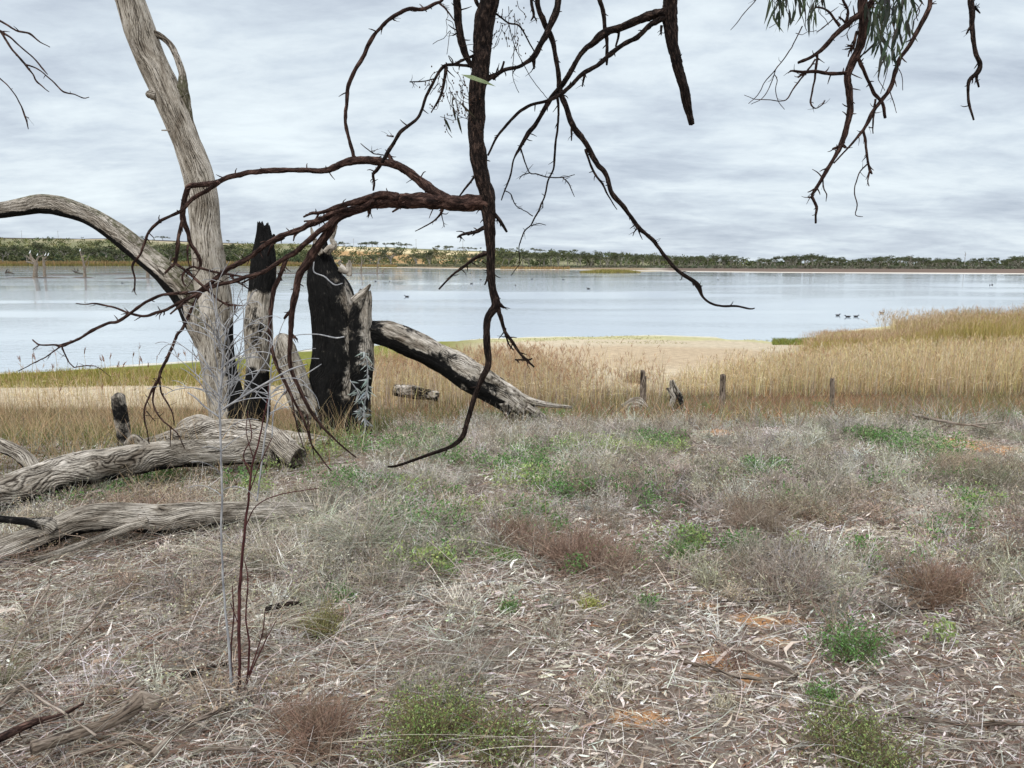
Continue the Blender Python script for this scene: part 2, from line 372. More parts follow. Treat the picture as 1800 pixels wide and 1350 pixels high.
def f_water(t, b, o):
    ob = nd(t, 'ShaderNodeTexCoord').outputs['Object']
    r1 = noise(t, ob, 1.3, 4, .6, .3, (.7, 1.6, 1)); r2 = noise(t, ob, .05, 3, .5, .5, (.35, 1.2, 1)); r3 = noise(t, ob, 9, 3, .5, 0, (.7, 1.4, 1))
    ripple = ramp(t, r2, [(.42, (.06, .06, .06)), (.58, (1, 1, 1))])
    h = mth(t, 'MULTIPLY', mth(t, 'ADD', r1, mth(t, 'MULTIPLY', r3, .15)), ripple)
    b.inputs['Base Color'].default_value = (.34, .39, .425, 1); b.inputs['IOR'].default_value = 1.333
    b.inputs['Roughness'].default_value = .05; bump(t, b, h, .55, .04)
M_water = mat('lake_water', f_water)
def f_flat(c0, c1, sc_=8):
    def f(t, b, o):
        ob = nd(t, 'ShaderNodeTexCoord').outputs['Object']; c = ramp(t, noise(t, ob, sc_, 6, .65), [(.35, c0), (.65, c1)])
        t.links.new(c, b.inputs['Base Color']); b.inputs['Roughness'].default_value = .8
    return f
M_mud = mat('mud', f_flat((.03, .022, .017), (.09, .07, .05), 2)); M_white = mat('bird_white', f_flat((.62, .62, .60), (.85, .85, .83)))
M_black = mat('bird_dark', f_flat((.008, .008, .01), (.03, .028, .03)))

# ------------------------------------------------------------------ ground, water
def build_ground():
    az = np.concatenate([np.linspace(-180, -60, 24, endpoint=False), np.linspace(-60, -44, 24, endpoint=False), np.linspace(-44, 44, 640, endpoint=False), np.linspace(44, 60, 24, endpoint=False), np.linspace(60, 180, 25)])
    rr = np.geomspace(0.4, 9000, 760); A, Rr = np.meshgrid(np.radians(az), rr)
    X = (np.sin(A) * Rr).ravel(); Y = (np.cos(A) * Rr).ravel()
    Z = H(X, Y) 
    px = np.clip(np.where(Y > 1, PXo(X, Y), 900), -1500, 3500); S = IP(px, S_PX, S_Y); RF = IP(px, RF_PX, RF_Y); D = IP(px, RF_PX, D_Y)
    n1 = fbm(xy0(X, Y, .9), 4, 41); n2 = fbm(xy0(X, Y, .3), 4, 42); n3 = fbm(xy0(X, Y, .02), 4, 43); n4 = fbm(xy0(X, Y, 2.2), 4, 44)
    C = np.tile(np.array([.21, .17, .14]), (len(X), 1))
    def lay(c, m):
        nonlocal C
        m = np.clip(m, 0, 1)[:, None]; C = C * (1 - m) + np.array(c) * m
    def spot(p, q, rx, ry, c, thr=.0):
        g = G(p, q); dd = ((X - g[0]) / rx) ** 2 + ((Y - g[1]) / ry) ** 2
        lay(c, sm((1.0 - dd + 0.9 * n4) * 2.0 - thr))
    for p, q, rx, ry in ((1325, 1092, .16, .10), (1255, 1160, .12, .13), (1360, 1125, .10, .06), (1310, 1190, .1, .07), (1690, 778, .34, .22), (1760, 790, .3, .2), (1260, 760, .18, .2), (1130, 1262, .12, .06), (1240, 1065, .08, .03), (1400, 1090, .1, .05)):
        spot(p, q, rx, ry, (.50, .27, .125))
    c = crest(X) - 1.0 * (1 - sm((X + 1.6) / .6)); slope = sm((Y - c) / 1.5)
    lay((.13, .105, .06), slope)
    lay((.13, .085, .05), sm((Y - 14) / 3))
    le = 1 - sm((X + 4) / 4)                                         # left side of the flats
    sand = (.42, .355, .255)
    lay(sand, sm((Y - 18.7 - 3.1 * sm((X + 4) / 5) - n2 * 1.0) / .7))                        # pale dry flat
    lay((.37, .29, .195), sm((Y - 25) / 4) * (1 - le) * (1 - sm((Y - S + 7) / 2)))
    lay((.36, .35, .17), sm((Y - (S - 3.2) - n2 * 1.6) / 1.2) * (1 - le) * .75)
    lay((.15, .155, .03), le * sm((Y - 23.4 - n2 * .8) / .4) * (1 - sm((Y - S + .5) / .5)))
    lay((.52, .50, .44), sm((Y - S + .55) / .2) * (1 - sm((Y - S) / .3)))
    lay((.10, .09, .07), sm((Y - S) / 3))
    # far shore
    e = sm((px - 1120) / 60)
    lay((.62, .58, .50), sm((Y - RF + 2) / 2)); lay((.20, .15, .09), (1 - e) * sm((Y - RF - 4) / 5)); lay((.125, .09, .07), e * sm((Y - RF - 5) / 6))
    lay((.10, .095, .07), sm((Y - D + 60) / 25))
    lay((.16, .16, .085), sm((Y - D) / 15))
    t = (Y - D) / (.55 * D)
    lay((.17, .16, .09), sm((t - .25) * 4) * sm(n3 * 3 + .4)); lay((.30, .27, .17), sm((t - .1) * 5) * sm(n3 * 4 - .6) * .6)
    oc = sm((px - 560) / 40) * (1 - sm((px - 850) / 60)); bandy = sm((t - .12) * 12) * (1 - sm((t - .62) * 8))
    lay((.34, .215, .10), oc * bandy * sm(n3 * 3 + .9)); lay((.55, .45, .27), oc * sm((t - .55) * 12) * (1 - sm((t - .75) * 8)))
    lay((.045, .03, .026), (1 - sm((px - 420) / 60)) * sm((t - .90 + n3 * .02) * 30)); lay((.42, .36, .24), (1 - sm((px - 420) / 60)) * sm((t - .84) * 30) * (1 - sm((t - .88) * 30)) * sm(n3 * 5))
    nr, na = A.shape; idx = np.arange(nr * na).reshape(nr, na)
    Q = np.stack([idx[:-1, :-1], idx[1:, :-1], idx[1:, 1:], idx[:-1, 1:]], -1).reshape(-1, 4)
    V = np.stack([X, Y, Z], 1); V = np.vstack([V, [0, 0, H(0., 0.)[0]]]); cI = nr * na
    T = np.stack([np.full(na - 1, cI), idx[0, :-1], idx[0, 1:]], 1); C = np.vstack([C, C[0]])
    mb = MB(); mb.add(V, Q[:, ::-1], T[:, ::-1], col=C); o = mb.build('ground', M_ground); tag(o, kind='structure')
build_ground()
mb = MB(); a = np.linspace(R(-62), R(62), 60); rs = np.array([17., 60, 200, 700, 6000]); A_, B_ = np.meshgrid(a, rs)
V = np.stack([np.sin(A_) * B_, np.cos(A_) * B_, np.full_like(A_, -2.4)], -1).reshape(-1, 3); idx = np.arange(5 * 60).reshape(5, 60)
mb.add(V, np.stack([idx[:-1, :-1], idx[:-1, 1:], idx[1:, 1:], idx[1:, :-1]], -1).reshape(-1, 4)[:, ::-1]); tag(mb.build('lake_water', M_water, smooth=False), kind='structure')
def inview(n, y0, y1, x0=-.76, x1=.76, pw=1.0):
    """random ground points in a wedge in front, density falling with distance"""
    u = rng.random(n); y = (y0 ** pw + u * (y1 ** pw - y0 ** pw)) ** (1 / pw); lo = y * x0 - .9; hi = y * x1 + (.9 if x1 > .5 else 0); x = lo + rng.random(n) * (hi - lo); return x, y
def onG(x, y, dz=0.0): return np.stack([x, y, H(x, y) + dz], 1)
# ------------------------------------------------------------------ overhanging dark gum tree
def px_path(pts, d0, d1=None):
    d1 = d0 if d1 is None else d1; a = np.array(pts, float); l = np.concatenate([[0], np.cumsum(np.hypot(np.diff(a[:, 0]), np.diff(a[:, 1])))]); l /= l[-1]
    dd = d0 + (d1 - d0) * l; Pp = np.array([P(q[0], q[1], k) for q, k in zip(a, dd)]); return Pp, a[:, 2] / 2 * dd / F
def spurs(mb, Pp, Rr, n, r, mx=0.035):
    for _ in range(n):
        k = r.integers(1, max(2, len(Pp) - 1))
        if Rr[k] < 0.0012: continue
        f = r.random(); p = Pp[k] * (1 - f) + Pp[k - 1] * f; T = unit(Pp[k] - Pp[k - 1]); d = unit(T * r.uniform(.2, .9) + r.normal(0, .7, 3)); L = r.uniform(.006, mx)
        rr_ = min(Rr[k] * .5, .0028); tube(mb, [p, p + d * (Rr[k] + L * .5), p + d * (Rr[k] + L) + r.normal(0, .15, 3) * L], [rr_, rr_ * .8, rr_ * .35], 5, .01, .1, seed=int(r.integers(99)))
seedc = [0]
def limb(mb, pts, d0, d1=None, sp=None, th=1.0):
    Pp, Rr = px_path(pts, d0, d1); seedc[0] += 1; s_ = seedc[0]; r = np.random.default_rng(s_); mxw = max(p[2] for p in pts)
    Rr = np.maximum(Rr * th, .0009)
    sides = 22 if mxw > 12 else (11 if mxw > 5 else 6); step = .008 if mxw > 12 else .012
    tube(mb, Pp, Rr, sides, step, .42 if mxw > 5 else .26, seed=s_, wob=0.55 if mxw < 12 else .15, groove=(7, 1.4, float(np.mean(Rr)) * .25, 12) if mxw > 12 else None)
    spurs(mb, Pp, Rr, sp if sp is not None else int(3 + len(pts) * .9), r)
X3 = lambda L: [(850 + x / 3.552, y / 3.552, w_) for x, y, w_ in L]
X4 = lambda L: [(1250 + x / 3.273, y / 3.273, w_) for x, y, w_ in L]
X8 = lambda L: [(800 + x / 3.273, 300 + y / 3.273, w_) for x, y, w_ in L]
tree = empty('gum_tree', (1.1, -2.6, 0), 'dark rough-barked gum tree leaning over the viewer, bare drooping branches hanging down across the sky', 'tree')
# main drooping branch
b = MB(); dm = 3.0
limb(b, [(905, -330, 38), (890, -160, 36), (870, -60, 34), (858, 0, 32), (850, 60, 30), (843, 130, 29), (838, 200, 28), (838, 260, 27), (847, 310, 27), (856, 350, 26), (860, 400, 17), (862, 440, 14), (863, 480, 13), (868, 510, 14), (872, 535, 15), (858, 560, 12), (855, 600, 11), (858, 640, 10), (848, 665, 9), (836, 695, 9), (822, 740, 8), (812, 767, 8), (790, 785, 6), (750, 800, 5), (700, 818, 4), (683, 820, 3)], dm, dm)
for q in ([(874, 538, 9), (882, 565, 7), (888, 585, 6), (900, 600, 6), (912, 618, 5), (925, 632, 5), (940, 645, 3)], [(888, 588, 4), (895, 605, 3), (903, 616, 3)], [(905, 632, 3), (928, 633, 4), (936, 630, 3)], [(926, 630, 3), (927, 640, 2)],
          [(862, 365, 8), (880, 390, 6), (892, 408, 4)], [(856, 398, 8), (835, 408, 6), (815, 412, 5), (803, 418, 3)], [(806, 414, 5), (812, 419, 3)], [(860, 443, 8), (838, 452, 6), (815, 470, 5), (795, 485, 4), (772, 508, 3)], [(862, 475, 6), (858, 488, 5), (853, 500, 2)], [(872, 530, 9), (880, 537, 7), (887, 542, 4)],
          [(850, 145, 12), (865, 135, 8), (880, 125, 5), (886, 108, 4)], [(803, -60, 13), (803, 0, 13), (806, 40, 12), (812, 75, 12), (825, 108, 8), (843, 126, 7)], [(810, 55, 4), (795, 62, 2)],
          [(780, -40, 5), (800, -60, 5)] if False else [(838, 303, 4), (825, 322, 4), (808, 345, 3)],
          [(848, 120, 6), (820, 116, 5), (795, 113, 5), (780, 118, 6), (765, 140, 5), (750, 170, 5), (735, 205, 5), (722, 218, 5), (705, 232, 6), (692, 250, 6), (680, 270, 6), (672, 285, 5)], [(840, 94, 5), (815, 105, 5), (793, 115, 4)],
          [(785, 118, 6), (780, 145, 5), (773, 170, 4), (757, 198, 2)], [(720, 144, 2), (745, 143, 2), (768, 137, 2)], [(857, 22, 5), (840, 8, 6), (828, -30, 6)]):
    limb(b, q, dm)
p = b.build('branch', M_bark, tree); p['label'] = 'thick black hanging branch running down the middle of the view'
# branch that leaves to the left as an arch
b = MB(); da = 3.0; db = 3.3
limb(b, [(858, 356, 26), (820, 357, 25), (790, 356, 26), (750, 353, 25), (710, 352, 24), (680, 352, 23), (655, 357, 22), (620, 369, 15), (590, 385, 17), (574, 412, 17), (553, 440, 16), (541, 461, 14), (526, 481, 13), (521, 514, 11), (513, 552, 10), (511, 580, 8), (509, 637, 7), (525, 681, 6), (547, 724, 5), (575, 759, 4), (605, 787, 3), (626, 804, 2)], da, 3.1)
limb(b, [(700, 346, 14), (677, 341, 14), (655, 345, 11), (634, 352, 10), (601, 361, 8), (564, 373, 6), (548, 374, 5), (533, 381, 3)], da, 3.0)
limb(b, [(660, 352, 16), (644, 362, 12), (620, 368, 10), (591, 374, 12), (570, 384, 11), (551, 392, 11), (530, 402, 9), (513, 408, 9), (490, 417, 9), (468, 429, 8), (450, 443, 8), (425, 460, 8), (403, 471, 8), (378, 491, 8), (352, 511, 8), (335, 514, 6), (300, 517, 5), (283, 519, 5), (255, 532, 5), (230, 550, 5), (208, 565, 5), (190, 568, 5), (165, 580, 5), (140, 595, 4), (108, 607, 6), (95, 606, 3), (70, 606, 3), (57, 597, 2)], da, db)
limb(b, [(581, 393, 10), (560, 408, 9), (540, 425, 9), (521, 441, 9), (501, 454, 9), (483, 466, 7), (463, 479, 7), (430, 488, 7), (400, 496, 7), (378, 502, 7), (362, 510, 7), (352, 515, 6), (330, 524, 6), (305, 538, 5), (280, 550, 5), (250, 555, 5), (225, 550, 4), (200, 540, 3), (170, 535, 3), (150, 536, 2), (133, 534, 2)], da, db)
for q in ([(352, 513, 5), (325, 530, 5), (300, 552, 3)], [(352, 515, 7), (340, 535, 5), (330, 560, 5), (322, 577, 5), (310, 590, 5), (303, 610, 5), (293, 632, 6), (283, 655, 5), (278, 668, 5), (266, 690, 4), (257, 710, 3), (253, 735, 3), (258, 760, 2), (262, 780, 2)],
          [(278, 668, 4), (270, 690, 4), (270, 712, 3), (280, 732, 3), (300, 752, 3), (314, 765, 2), (325, 788, 2)], [(280, 666, 4), (284, 690, 3), (297, 712, 3), (305, 732, 2), (306, 748, 2)], [(300, 752, 2), (299, 785, 1.5)], [(257, 722, 2), (272, 740, 1.5)],
          [(108, 607, 3), (98, 615, 2.5), (80, 628, 2), (60, 638, 2), (33, 652, 1.5)], [(108, 607, 3), (114, 622, 2.5), (120, 635, 2), (130, 646, 2)], [(130, 646, 2), (150, 643, 2), (170, 645, 1.5), (195, 662, 1)], [(70, 606, 2), (58, 614, 1.5)],
          [(503, 455, 8), (496, 474, 7), (488, 494, 8), (480, 514, 8), (476, 552, 7), (475, 600, 7), (482, 630, 6), (495, 661, 6), (512, 696, 5), (530, 730, 4), (547, 778, 3), (564, 806, 3), (583, 828, 2)], [(512, 696, 3), (520, 740, 2.5), (530, 775, 2), (540, 800, 1.5)], [(494, 470, 4), (494, 494, 2)],
          [(513, 545, 8), (505, 553, 6), (499, 561, 4)], [(511, 585, 6), (518, 592, 5), (523, 596, 3)], [(540, 728, 3), (545, 765, 2.5), (552, 800, 2)],
          [(570, 384, 7), (552, 388, 4), (534, 389, 3)], [(560, 376, 4), (555, 385, 3)], [(526, 405, 6), (518, 413, 4), (515, 424, 2)], [(500, 418, 4), (480, 430, 4), (470, 450, 3)],
          [(650, 364, 8), (650, 376, 6)], [(706, 363, 5), (698, 368, 4), (690, 373, 3)], [(778, 364, 7), (775, 376, 4), (762, 388, 3), (745, 398, 2), (730, 406, 1.5)], [(776, 376, 2), (781, 399, 1.2)],
          [(404, 481, 5), (412, 492, 4), (425, 500, 3), (437, 508, 2)], [(425, 498, 3), (437, 492, 3), (450, 486, 3)]):
    limb(b, q, 3.12)
p = b.build('branch', M_darkred, tree); p['label'] = 'reddish black branch arching left and drooping in front of the stumps'
b = MB()
limb(b, [(800, 358, 16), (785, 350, 18), (762, 337, 17), (735, 316, 16), (715, 300, 15), (692, 288, 14), (660, 282, 14), (620, 283, 13), (590, 293, 11), (570, 300, 10), (530, 299, 9), (480, 300, 8), (440, 303, 8), (400, 312, 9), (380, 321, 9), (350, 325, 8), (333, 327, 9), (326, 340, 8), (322, 362, 8), (321, 385, 9), (330, 408, 7), (335, 428, 7), (345, 443, 6), (352, 458, 6), (352, 473, 5)], 3.0, 3.25)
for q in ([(321, 388, 6), (315, 415, 6), (311, 440, 6), (308, 461, 6), (300, 470, 5), (290, 481, 4)], [(308, 463, 5), (327, 476, 5), (352, 499, 5), (378, 521, 4), (390, 530, 4), (400, 536, 5), (413, 536, 4), (425, 537, 2), (436, 536, 1)], [(413, 536, 4), (413, 552, 2)], [(413, 552, 2), (420, 560, 1)],
          [(385, 320, 8), (366, 333, 7), (340, 350, 7), (322, 368, 6), (300, 380, 5), (280, 390, 5), (262, 408, 5), (255, 425, 4), (247, 445, 4), (235, 465, 4), (236, 490, 3), (236, 512, 2), (240, 518, 1)], [(236, 506, 2), (232, 514, 1)],
          [(352, 473, 4), (337, 469, 4), (322, 481, 4), (321, 495, 3), (326, 503, 3)], [(352, 471, 5), (380, 478, 4), (405, 483, 4), (430, 487, 3)], [(330, 430, 4), (330, 450, 3), (333, 470, 2)], [(352, 472, 2), (340, 490, 1.5), (326, 510, 1)],
          [(733, 314, 6), (726, 312, 4)], [(670, 286, 6), (662, 300, 6), (656, 306, 5), (657, 322, 4), (655, 336, 3)], [(634, 252, 1.5), (650, 266, 2), (660, 271, 2), (674, 272, 2)], [(680, 268, 6), (686, 278, 7), (690, 284, 6)], [(692, 240, 3), (680, 238, 1.5)],
          [(800, -60, 5), (780, -6, 5), (765, 5, 5), (742, 17, 6), (715, 18, 6), (690, 30, 6), (668, 50, 6), (650, 75, 7), (640, 100, 7), (625, 125, 7), (613, 152, 7), (609, 180, 6), (607, 215, 6), (613, 245, 6), (622, 277, 7)], [(690, 32, 3), (694, 36, 2)], [(770, 4, 3), (785, 18, 3), (800, 38, 2)]):
    limb(b, q, 3.12)
p = b.build('branch', M_darkred, tree); p['label'] = 'upper dark branch curving left across the leaning grey trunk'
# second limb with crossing branches
b = MB(); d2 = 3.4
limb(b, [(1205, -260, 30), (1195, -120, 29), (1180, -40, 28), (1178, 0, 26), (1179, 37, 24), (1182, 70, 18), (1191, 113, 19), (1202, 155, 16), (1207, 183, 13), (1215, 220, 9)], d2, d2)
for q in ([(1176, 18, 15), (1165, 22, 14), (1131, 31, 13), (1098, 46, 12), (1064, 57, 13), (1041, 76, 10), (1019, 98, 9), (1002, 127, 9), (988, 149, 9), (971, 169, 9), (957, 191, 8), (943, 217, 7), (929, 234, 7), (915, 259, 5), (903, 281, 3), (898, 307, 3), (887, 335, 2.5), (881, 352, 1.5)],
          [(1176, 30, 12), (1162, 34, 10), (1143, 44, 9), (1120, 65, 8), (1098, 76, 8), (1072, 96, 8), (1053, 113, 8), (1024, 130, 7), (1005, 149, 7), (985, 166, 7), (963, 177, 6), (929, 186, 5), (901, 208, 5), (875, 239, 4), (858, 273, 4)],
          [(940, -70, 10), (944, -20, 9), (948, 17, 9), (965, 56, 9), (974, 84, 8), (982, 121, 8), (986, 158, 9), (996, 186, 9), (1008, 222, 10), (1030, 253, 9), (1044, 281, 9), (1061, 304, 8), (1075, 335, 8), (1092, 357, 8), (1106, 377, 7), (1121, 398, 8), (1135, 410, 6), (1151, 425, 7), (1170, 452, 6), (1197, 480, 6), (1226, 503, 8), (1237, 523, 4), (1258, 535, 4), (1289, 539, 4), (1316, 543, 3), (1325, 541, 2)],
          [(1029, 262, 5), (1036, 284, 4), (1047, 307, 4), (1060, 324, 4), (1070, 346, 2.5), (1085, 369, 1.5)], [(1121, 400, 3), (1115, 408, 2), (1112, 415, 1)], [(1121, 400, 3), (1125, 412, 2), (1129, 421, 1)], [(1226, 503, 5), (1234, 502, 2)], [(1151, 425, 4), (1156, 426, 2)],
          [(1048, -60, 8), (1053, -6, 7), (1060, 17, 7), (1063, 51, 7), (1066, 73, 6), (1066, 100, 6), (1066, 115, 3)], [(1088, 55, 5), (1087, 68, 4), (1083, 82, 3)], [(1028, 130, 5), (1024, 153, 2)], [(1005, 225, 4), (1005, 247, 2)],
          [(980, 172, 5), (982, 197, 4), (978, 239, 4), (974, 281, 4), (972, 297, 3), (963, 318, 3), (956, 349, 3), (943, 377, 3), (933, 395, 2.5), (922, 407, 2.5), (913, 434, 2), (914, 462, 1.6), (905, 475, 1.6), (898, 485, 1.4)], [(934, 397, 2), (948, 393, 1.5), (960, 396, 1)], [(954, 352, 2), (954, 366, 1.5)],
          [(915, 260, 3), (923, 284, 2.5), (931, 304, 2.2), (945, 306, 2), (963, 311, 2), (988, 312, 2), (1010, 307, 1.3)], [(931, 304, 2), (918, 308, 1.6), (913, 315, 1)], [(989, 312, 2), (1000, 323, 2.4), (1005, 335, 1.5), (1010, 346, 1)],
          [(887, 335, 2), (897, 340, 1.8), (901, 350, 2), (909, 363, 1.6), (925, 372, 1.6), (936, 380, 2)], [(934, -40, 5), (934, -10, 5), (936, 12, 5), (938, 27, 5), (933, 37, 2)], [(938, 27, 3), (943, 38, 2)],
          [(1000, -60, 12), (985, -20, 12), (978, 18, 12), (965, 50, 10), (950, 78, 10), (938, 100, 10), (922, 112, 7), (910, 118, 6), (885, 124, 6), (866, 138, 8)], [(938, 104, 8), (938, 121, 3)], [(1163, 45, 5), (1162, 60, 3)],
          [(866, 20, 4), (880, 30, 3), (896, 41, 3), (912, 45, 3), (925, 65, 2.5), (940, 93, 2)], [(894, 40, 1.8), (900, 66, 1.6), (908, 90, 1.4), (920, 113, 1.4), (938, 143, 1.2), (963, 174, 1.2)], [(904, 80, 1.4), (901, 130, 1.2), (906, 150, 1), (912, 163, 1)]):
    limb(b, q, d2 - (.0 if q[0][0] > 930 else .25), d2 - (.1 if q[-1][0] < 880 else 0))
p = b.build('branch', M_bark, tree); p['label'] = 'black branch fanning left from a thick blunt hanging stub'
b = MB(); d3 = 2.9
for q in (X4([(880, -700, 18), (872, -250, 15), (870, -20, 14), (870, 60, 14), (872, 180, 14), (850, 280, 13), (805, 380, 12), (785, 450, 10), (795, 530, 10), (800, 630, 11), (775, 740, 9), (745, 830, 9), (700, 920, 7), (640, 1020, 6), (600, 1090, 6), (580, 1130, 4), (605, 1190, 5), (600, 1240, 3), (600, 1285, 3)]),
          X4([(585, 1130, 4), (558, 1135, 3)]), X4([(600, 1085, 3), (555, 1105, 1.5)]), X4([(745, 830, 7), (772, 848, 4)]), X4([(735, 845, 6), (702, 856, 4)]),
          X4([(780, 420, 6), (690, 428, 6), (600, 410, 6), (520, 412, 5), (455, 410, 3), (440, 422, 1.5)]), X4([(545, 412, 5), (500, 445, 3)]),
          X4([(865, 80, 10), (830, 100, 9), (780, 140, 9), (700, 210, 8), (630, 290, 7), (560, 340, 6), (500, 365, 5)]), X4([(610, 300, 5), (610, 340, 4), (600, 400, 4), (590, 490, 3), (570, 590, 3), (600, 622, 2), (640, 600, 2), (655, 575, 1.5)]), X4([(600, 340, 3), (560, 400, 3), (480, 500, 2.5), (430, 575, 2), (330, 575, 1.6), (250, 570, 1.3), (190, 545, 1)]),
          X4([(740, 150, 5), (710, 110, 4), (680, 70, 3.5), (640, 45, 3), (600, 40, 3)]), X4([(775, 130, 5), (785, 60, 4), (760, 0, 4), (755, -60, 4)]), X4([(770, 130, 3), (735, 95, 3), (745, 110, 2)]), X4([(700, 110, 2), (650, 155, 2), (605, 185, 1.2)]),
          X4([(845, 335, 6), (870, 390, 6), (900, 460, 5), (940, 540, 6), (985, 590, 6), (1003, 680, 5)]), X4([(945, 570, 4), (940, 630, 3), (930, 700, 3), (932, 770, 1.6)]), X4([(925, 735, 2), (905, 733, 1.3)]),
          X4([(1260, -400, 8), (1262, -20, 7), (1240, 80, 8), (1180, 190, 7), (1130, 280, 7), (1090, 340, 7), (1060, 410, 7), (1035, 500, 7), (985, 575, 7), (930, 650, 7), (875, 745, 6), (790, 850, 3), (700, 940, 2.4)]), X4([(875, 745, 4.5), (890, 850, 4), (903, 940, 4), (915, 985, 5), (925, 1000, 2)]), X4([(903, 940, 2.5), (850, 1000, 2), (825, 1100, 2), (842, 1180, 2), (830, 1237, 1.6), (872, 1246, 1)]), X4([(912, 985, 3), (900, 1040, 2), (908, 1072, 1.5)]), X4([(643, 1030, 2.5), (650, 1090, 2), (665, 1120, 2), (660, 1160, 1)]),
          X4([(525, 150, 2), (490, 220, 1.8), (440, 310, 1.8), (370, 400, 1.8), (310, 470, 1.5), (270, 545, 1.4), (215, 597, 1)]), X4([(370, 405, 1.5), (345, 480, 1.4), (300, 560, 1.3), (230, 600, 1)]), X4([(365, 430, 1.4), (382, 460, 1.4), (370, 510, 1.3), (385, 580, 1.2), (422, 630, 1)]),
          X4([(290, -60, 1.6), (258, 0, 1.6), (190, 75, 1.5), (150, 130, 1.3), (112, 172, 1)]), X4([(840, 180, 5), (830, 230, 5), (820, 270, 5), (800, 300, 3), (790, 330, 2)]), X4([(825, 268, 5), (785, 265, 3)]), X4([(820, 275, 3), (768, 285, 2)]), X4([(890, 60, 8), (915, 25, 9), (950, -30, 10), (980, -200, 10)]),
          X4([(1040, 120, 2), (1065, 220, 1.6), (1040, 320, 1.4), (1095, 430, 1.3), (1103, 520, 1)]), X4([(1000, 330, 1.4), (960, 440, 1.2), (1000, 520, 1.2)]), X4([(1030, 530, 1.6), (1050, 590, 1.4), (1066, 650, 1)]), X4([(1020, 340, 1.2), (1010, 420, 1.2), (975, 540, 1)]), X4([(1160, 0, 1.6), (1200, 60, 1.5), (1165, 120, 1.2)]), X4([(1215, 10, 1.6), (1180, 80, 1.5), (1190, 120, 1.2)])):
    limb(b, q, d3, d3, sp=None if q[0][2] > 3 else 2)
p = b.build('branch', M_darkred, tree); p['label'] = 'drooping branch with hanging green leaves at upper right'
b = MB()
for q in ([(1712, -200, 9), (1708, -20, 8), (1709, 20, 9), (1708, 55, 8), (1712, 90, 7), (1721, 112, 7), (1716, 130, 8), (1704, 143, 6), (1702, 165, 4.5), (1704, 190, 4), (1709, 210, 3)], [(1710, 13, 5), (1717, 17, 4), (1723, 23, 2)], [(1706, 48, 5), (1698, 60, 2)], [(1717, 133, 5), (1721, 153, 3)]): limb(b, q, 3.2)
p = b.build('branch', M_bark, tree); p['label'] = 'short crooked bare branch hanging near the right edge'
b = MB()
for q in ([(-120, -40, 6), (-60, 10, 5), (0, 37, 3.5), (28, 53, 3), (52, 59, 3.5), (70, 73, 2), (88, 83, 1.3)], [(-60, 10, 5), (-15, 45, 5), (3, 57, 5), (20, 68, 3), (40, 85, 2.6), (60, 103, 2.4), (74, 121, 3), (83, 131, 1.3)], [(3, 58, 4), (20, 85, 3.4), (44, 114, 4), (58, 130, 2.5), (66, 145, 3), (87, 161, 1.3)], [(44, 113, 2.6), (62, 119, 2.4), (80, 132, 2.2), (100, 150, 2.6), (112, 161, 3), (130, 166, 2), (147, 173, 2), (157, 171, 1.2)], [(-40, 100, 3), (-5, 133, 2.5), (15, 152, 2), (33, 178, 2), (44, 205, 3), (50, 227, 1.2)], [(45, 205, 2), (51, 207, 1)]): limb(b, q, 3.6, sp=2)
p = b.build('branch', M_darkred, tree); p['label'] = 'thin forked bare twigs at the top left corner'
# leaves of the overhanging tree: narrow, hanging
def gumleaves(n, x0, x1, y0, y1, d, dens=None, r=None, twig=True, L=(.05, .095)):
    mb_ = MB(); r = r or np.random.default_rng(5)
    px = r.uniform(x0, x1, n); py = y0 + (y1 - y0) * r.random(n) ** 1.2
    if dens is not None: k = dens(px, py) > r.random(n); px, py = px[k], py[k]
    n = len(px); dd = d + r.normal(0, .12, n); B = np.array([P(a_, b_, c_) for a_, b_, c_ in zip(px, py, dd)])
    dr = np.stack([r.normal(0, .28, n), r.normal(0, .3, n), -np.ones(n)], 1)
    leafs(mb_, B, dr, r.uniform(*L, n), r.uniform(.008, .0125, n), pal([(.055, .08, .045), (.035, .05, .032), (.09, .115, .065), (.06, .065, .055)], n, .25, r), .25, r)
    for k in r.integers(0, n, n // 4):
        q = B[k]; e_ = q + np.array([r.normal(0, .02), r.normal(0, .03), r.uniform(.04, .12)]); tube(mb_, [q, (q + e_) / 2 + r.normal(0, .006, 3), e_], [.0006, .0008, .001], 4, .03, 0, color=(.08, .05, .035), cap=False)
    return mb_
p = gumleaves(115, 1352, 1445, -50, 28, 2.9, lambda x, y: .9 - .5 * (np.abs(x - 1395) > 38)).build('leaves', M_leaf, tree, False)
p = gumleaves(210, 1522, 1612, -50, 100, 2.85, lambda x, y: np.where(y > 55, (np.abs(x - 1562 + (y - 55) * .02) < 24) * .8, .95 - .4 * (x > 1600)), np.random.default_rng(8)).build('leaves', M_leaf, tree, False)
b = MB(); r = np.random.default_rng(31)
A0 = P(810, 131, 2.1); A1 = P(872, 150, 2.1); leafs(b, A0[None], (A1 - A0)[None], np.linalg.norm(A1 - A0), .014, np.array([[.20, .25, .13]]), .05, r); b.build('leaf', M_leaf, tree, False)['label'] = 'single long green leaf in front of the main hanging branch'; b = MB()
q = np.array([P(x, y, 2.95) for x, y in ((800, 170), (797, 165), (796, 185), (812, 192), (780, 205), (803, 200), (806, 178))]); leafs(b, q, np.array([[.2, 0, -1], [-.25, 0, -1], [.15, .2, -1], [.9, .1, -.7], [.5, 0, -1], [.2, .1, -1], [.7, 0, -.6]]), r.uniform(.05, .09, 7), .009, pal([(.03, .04, .022), (.07, .06, .04)], 7, .2, r), .2, r)
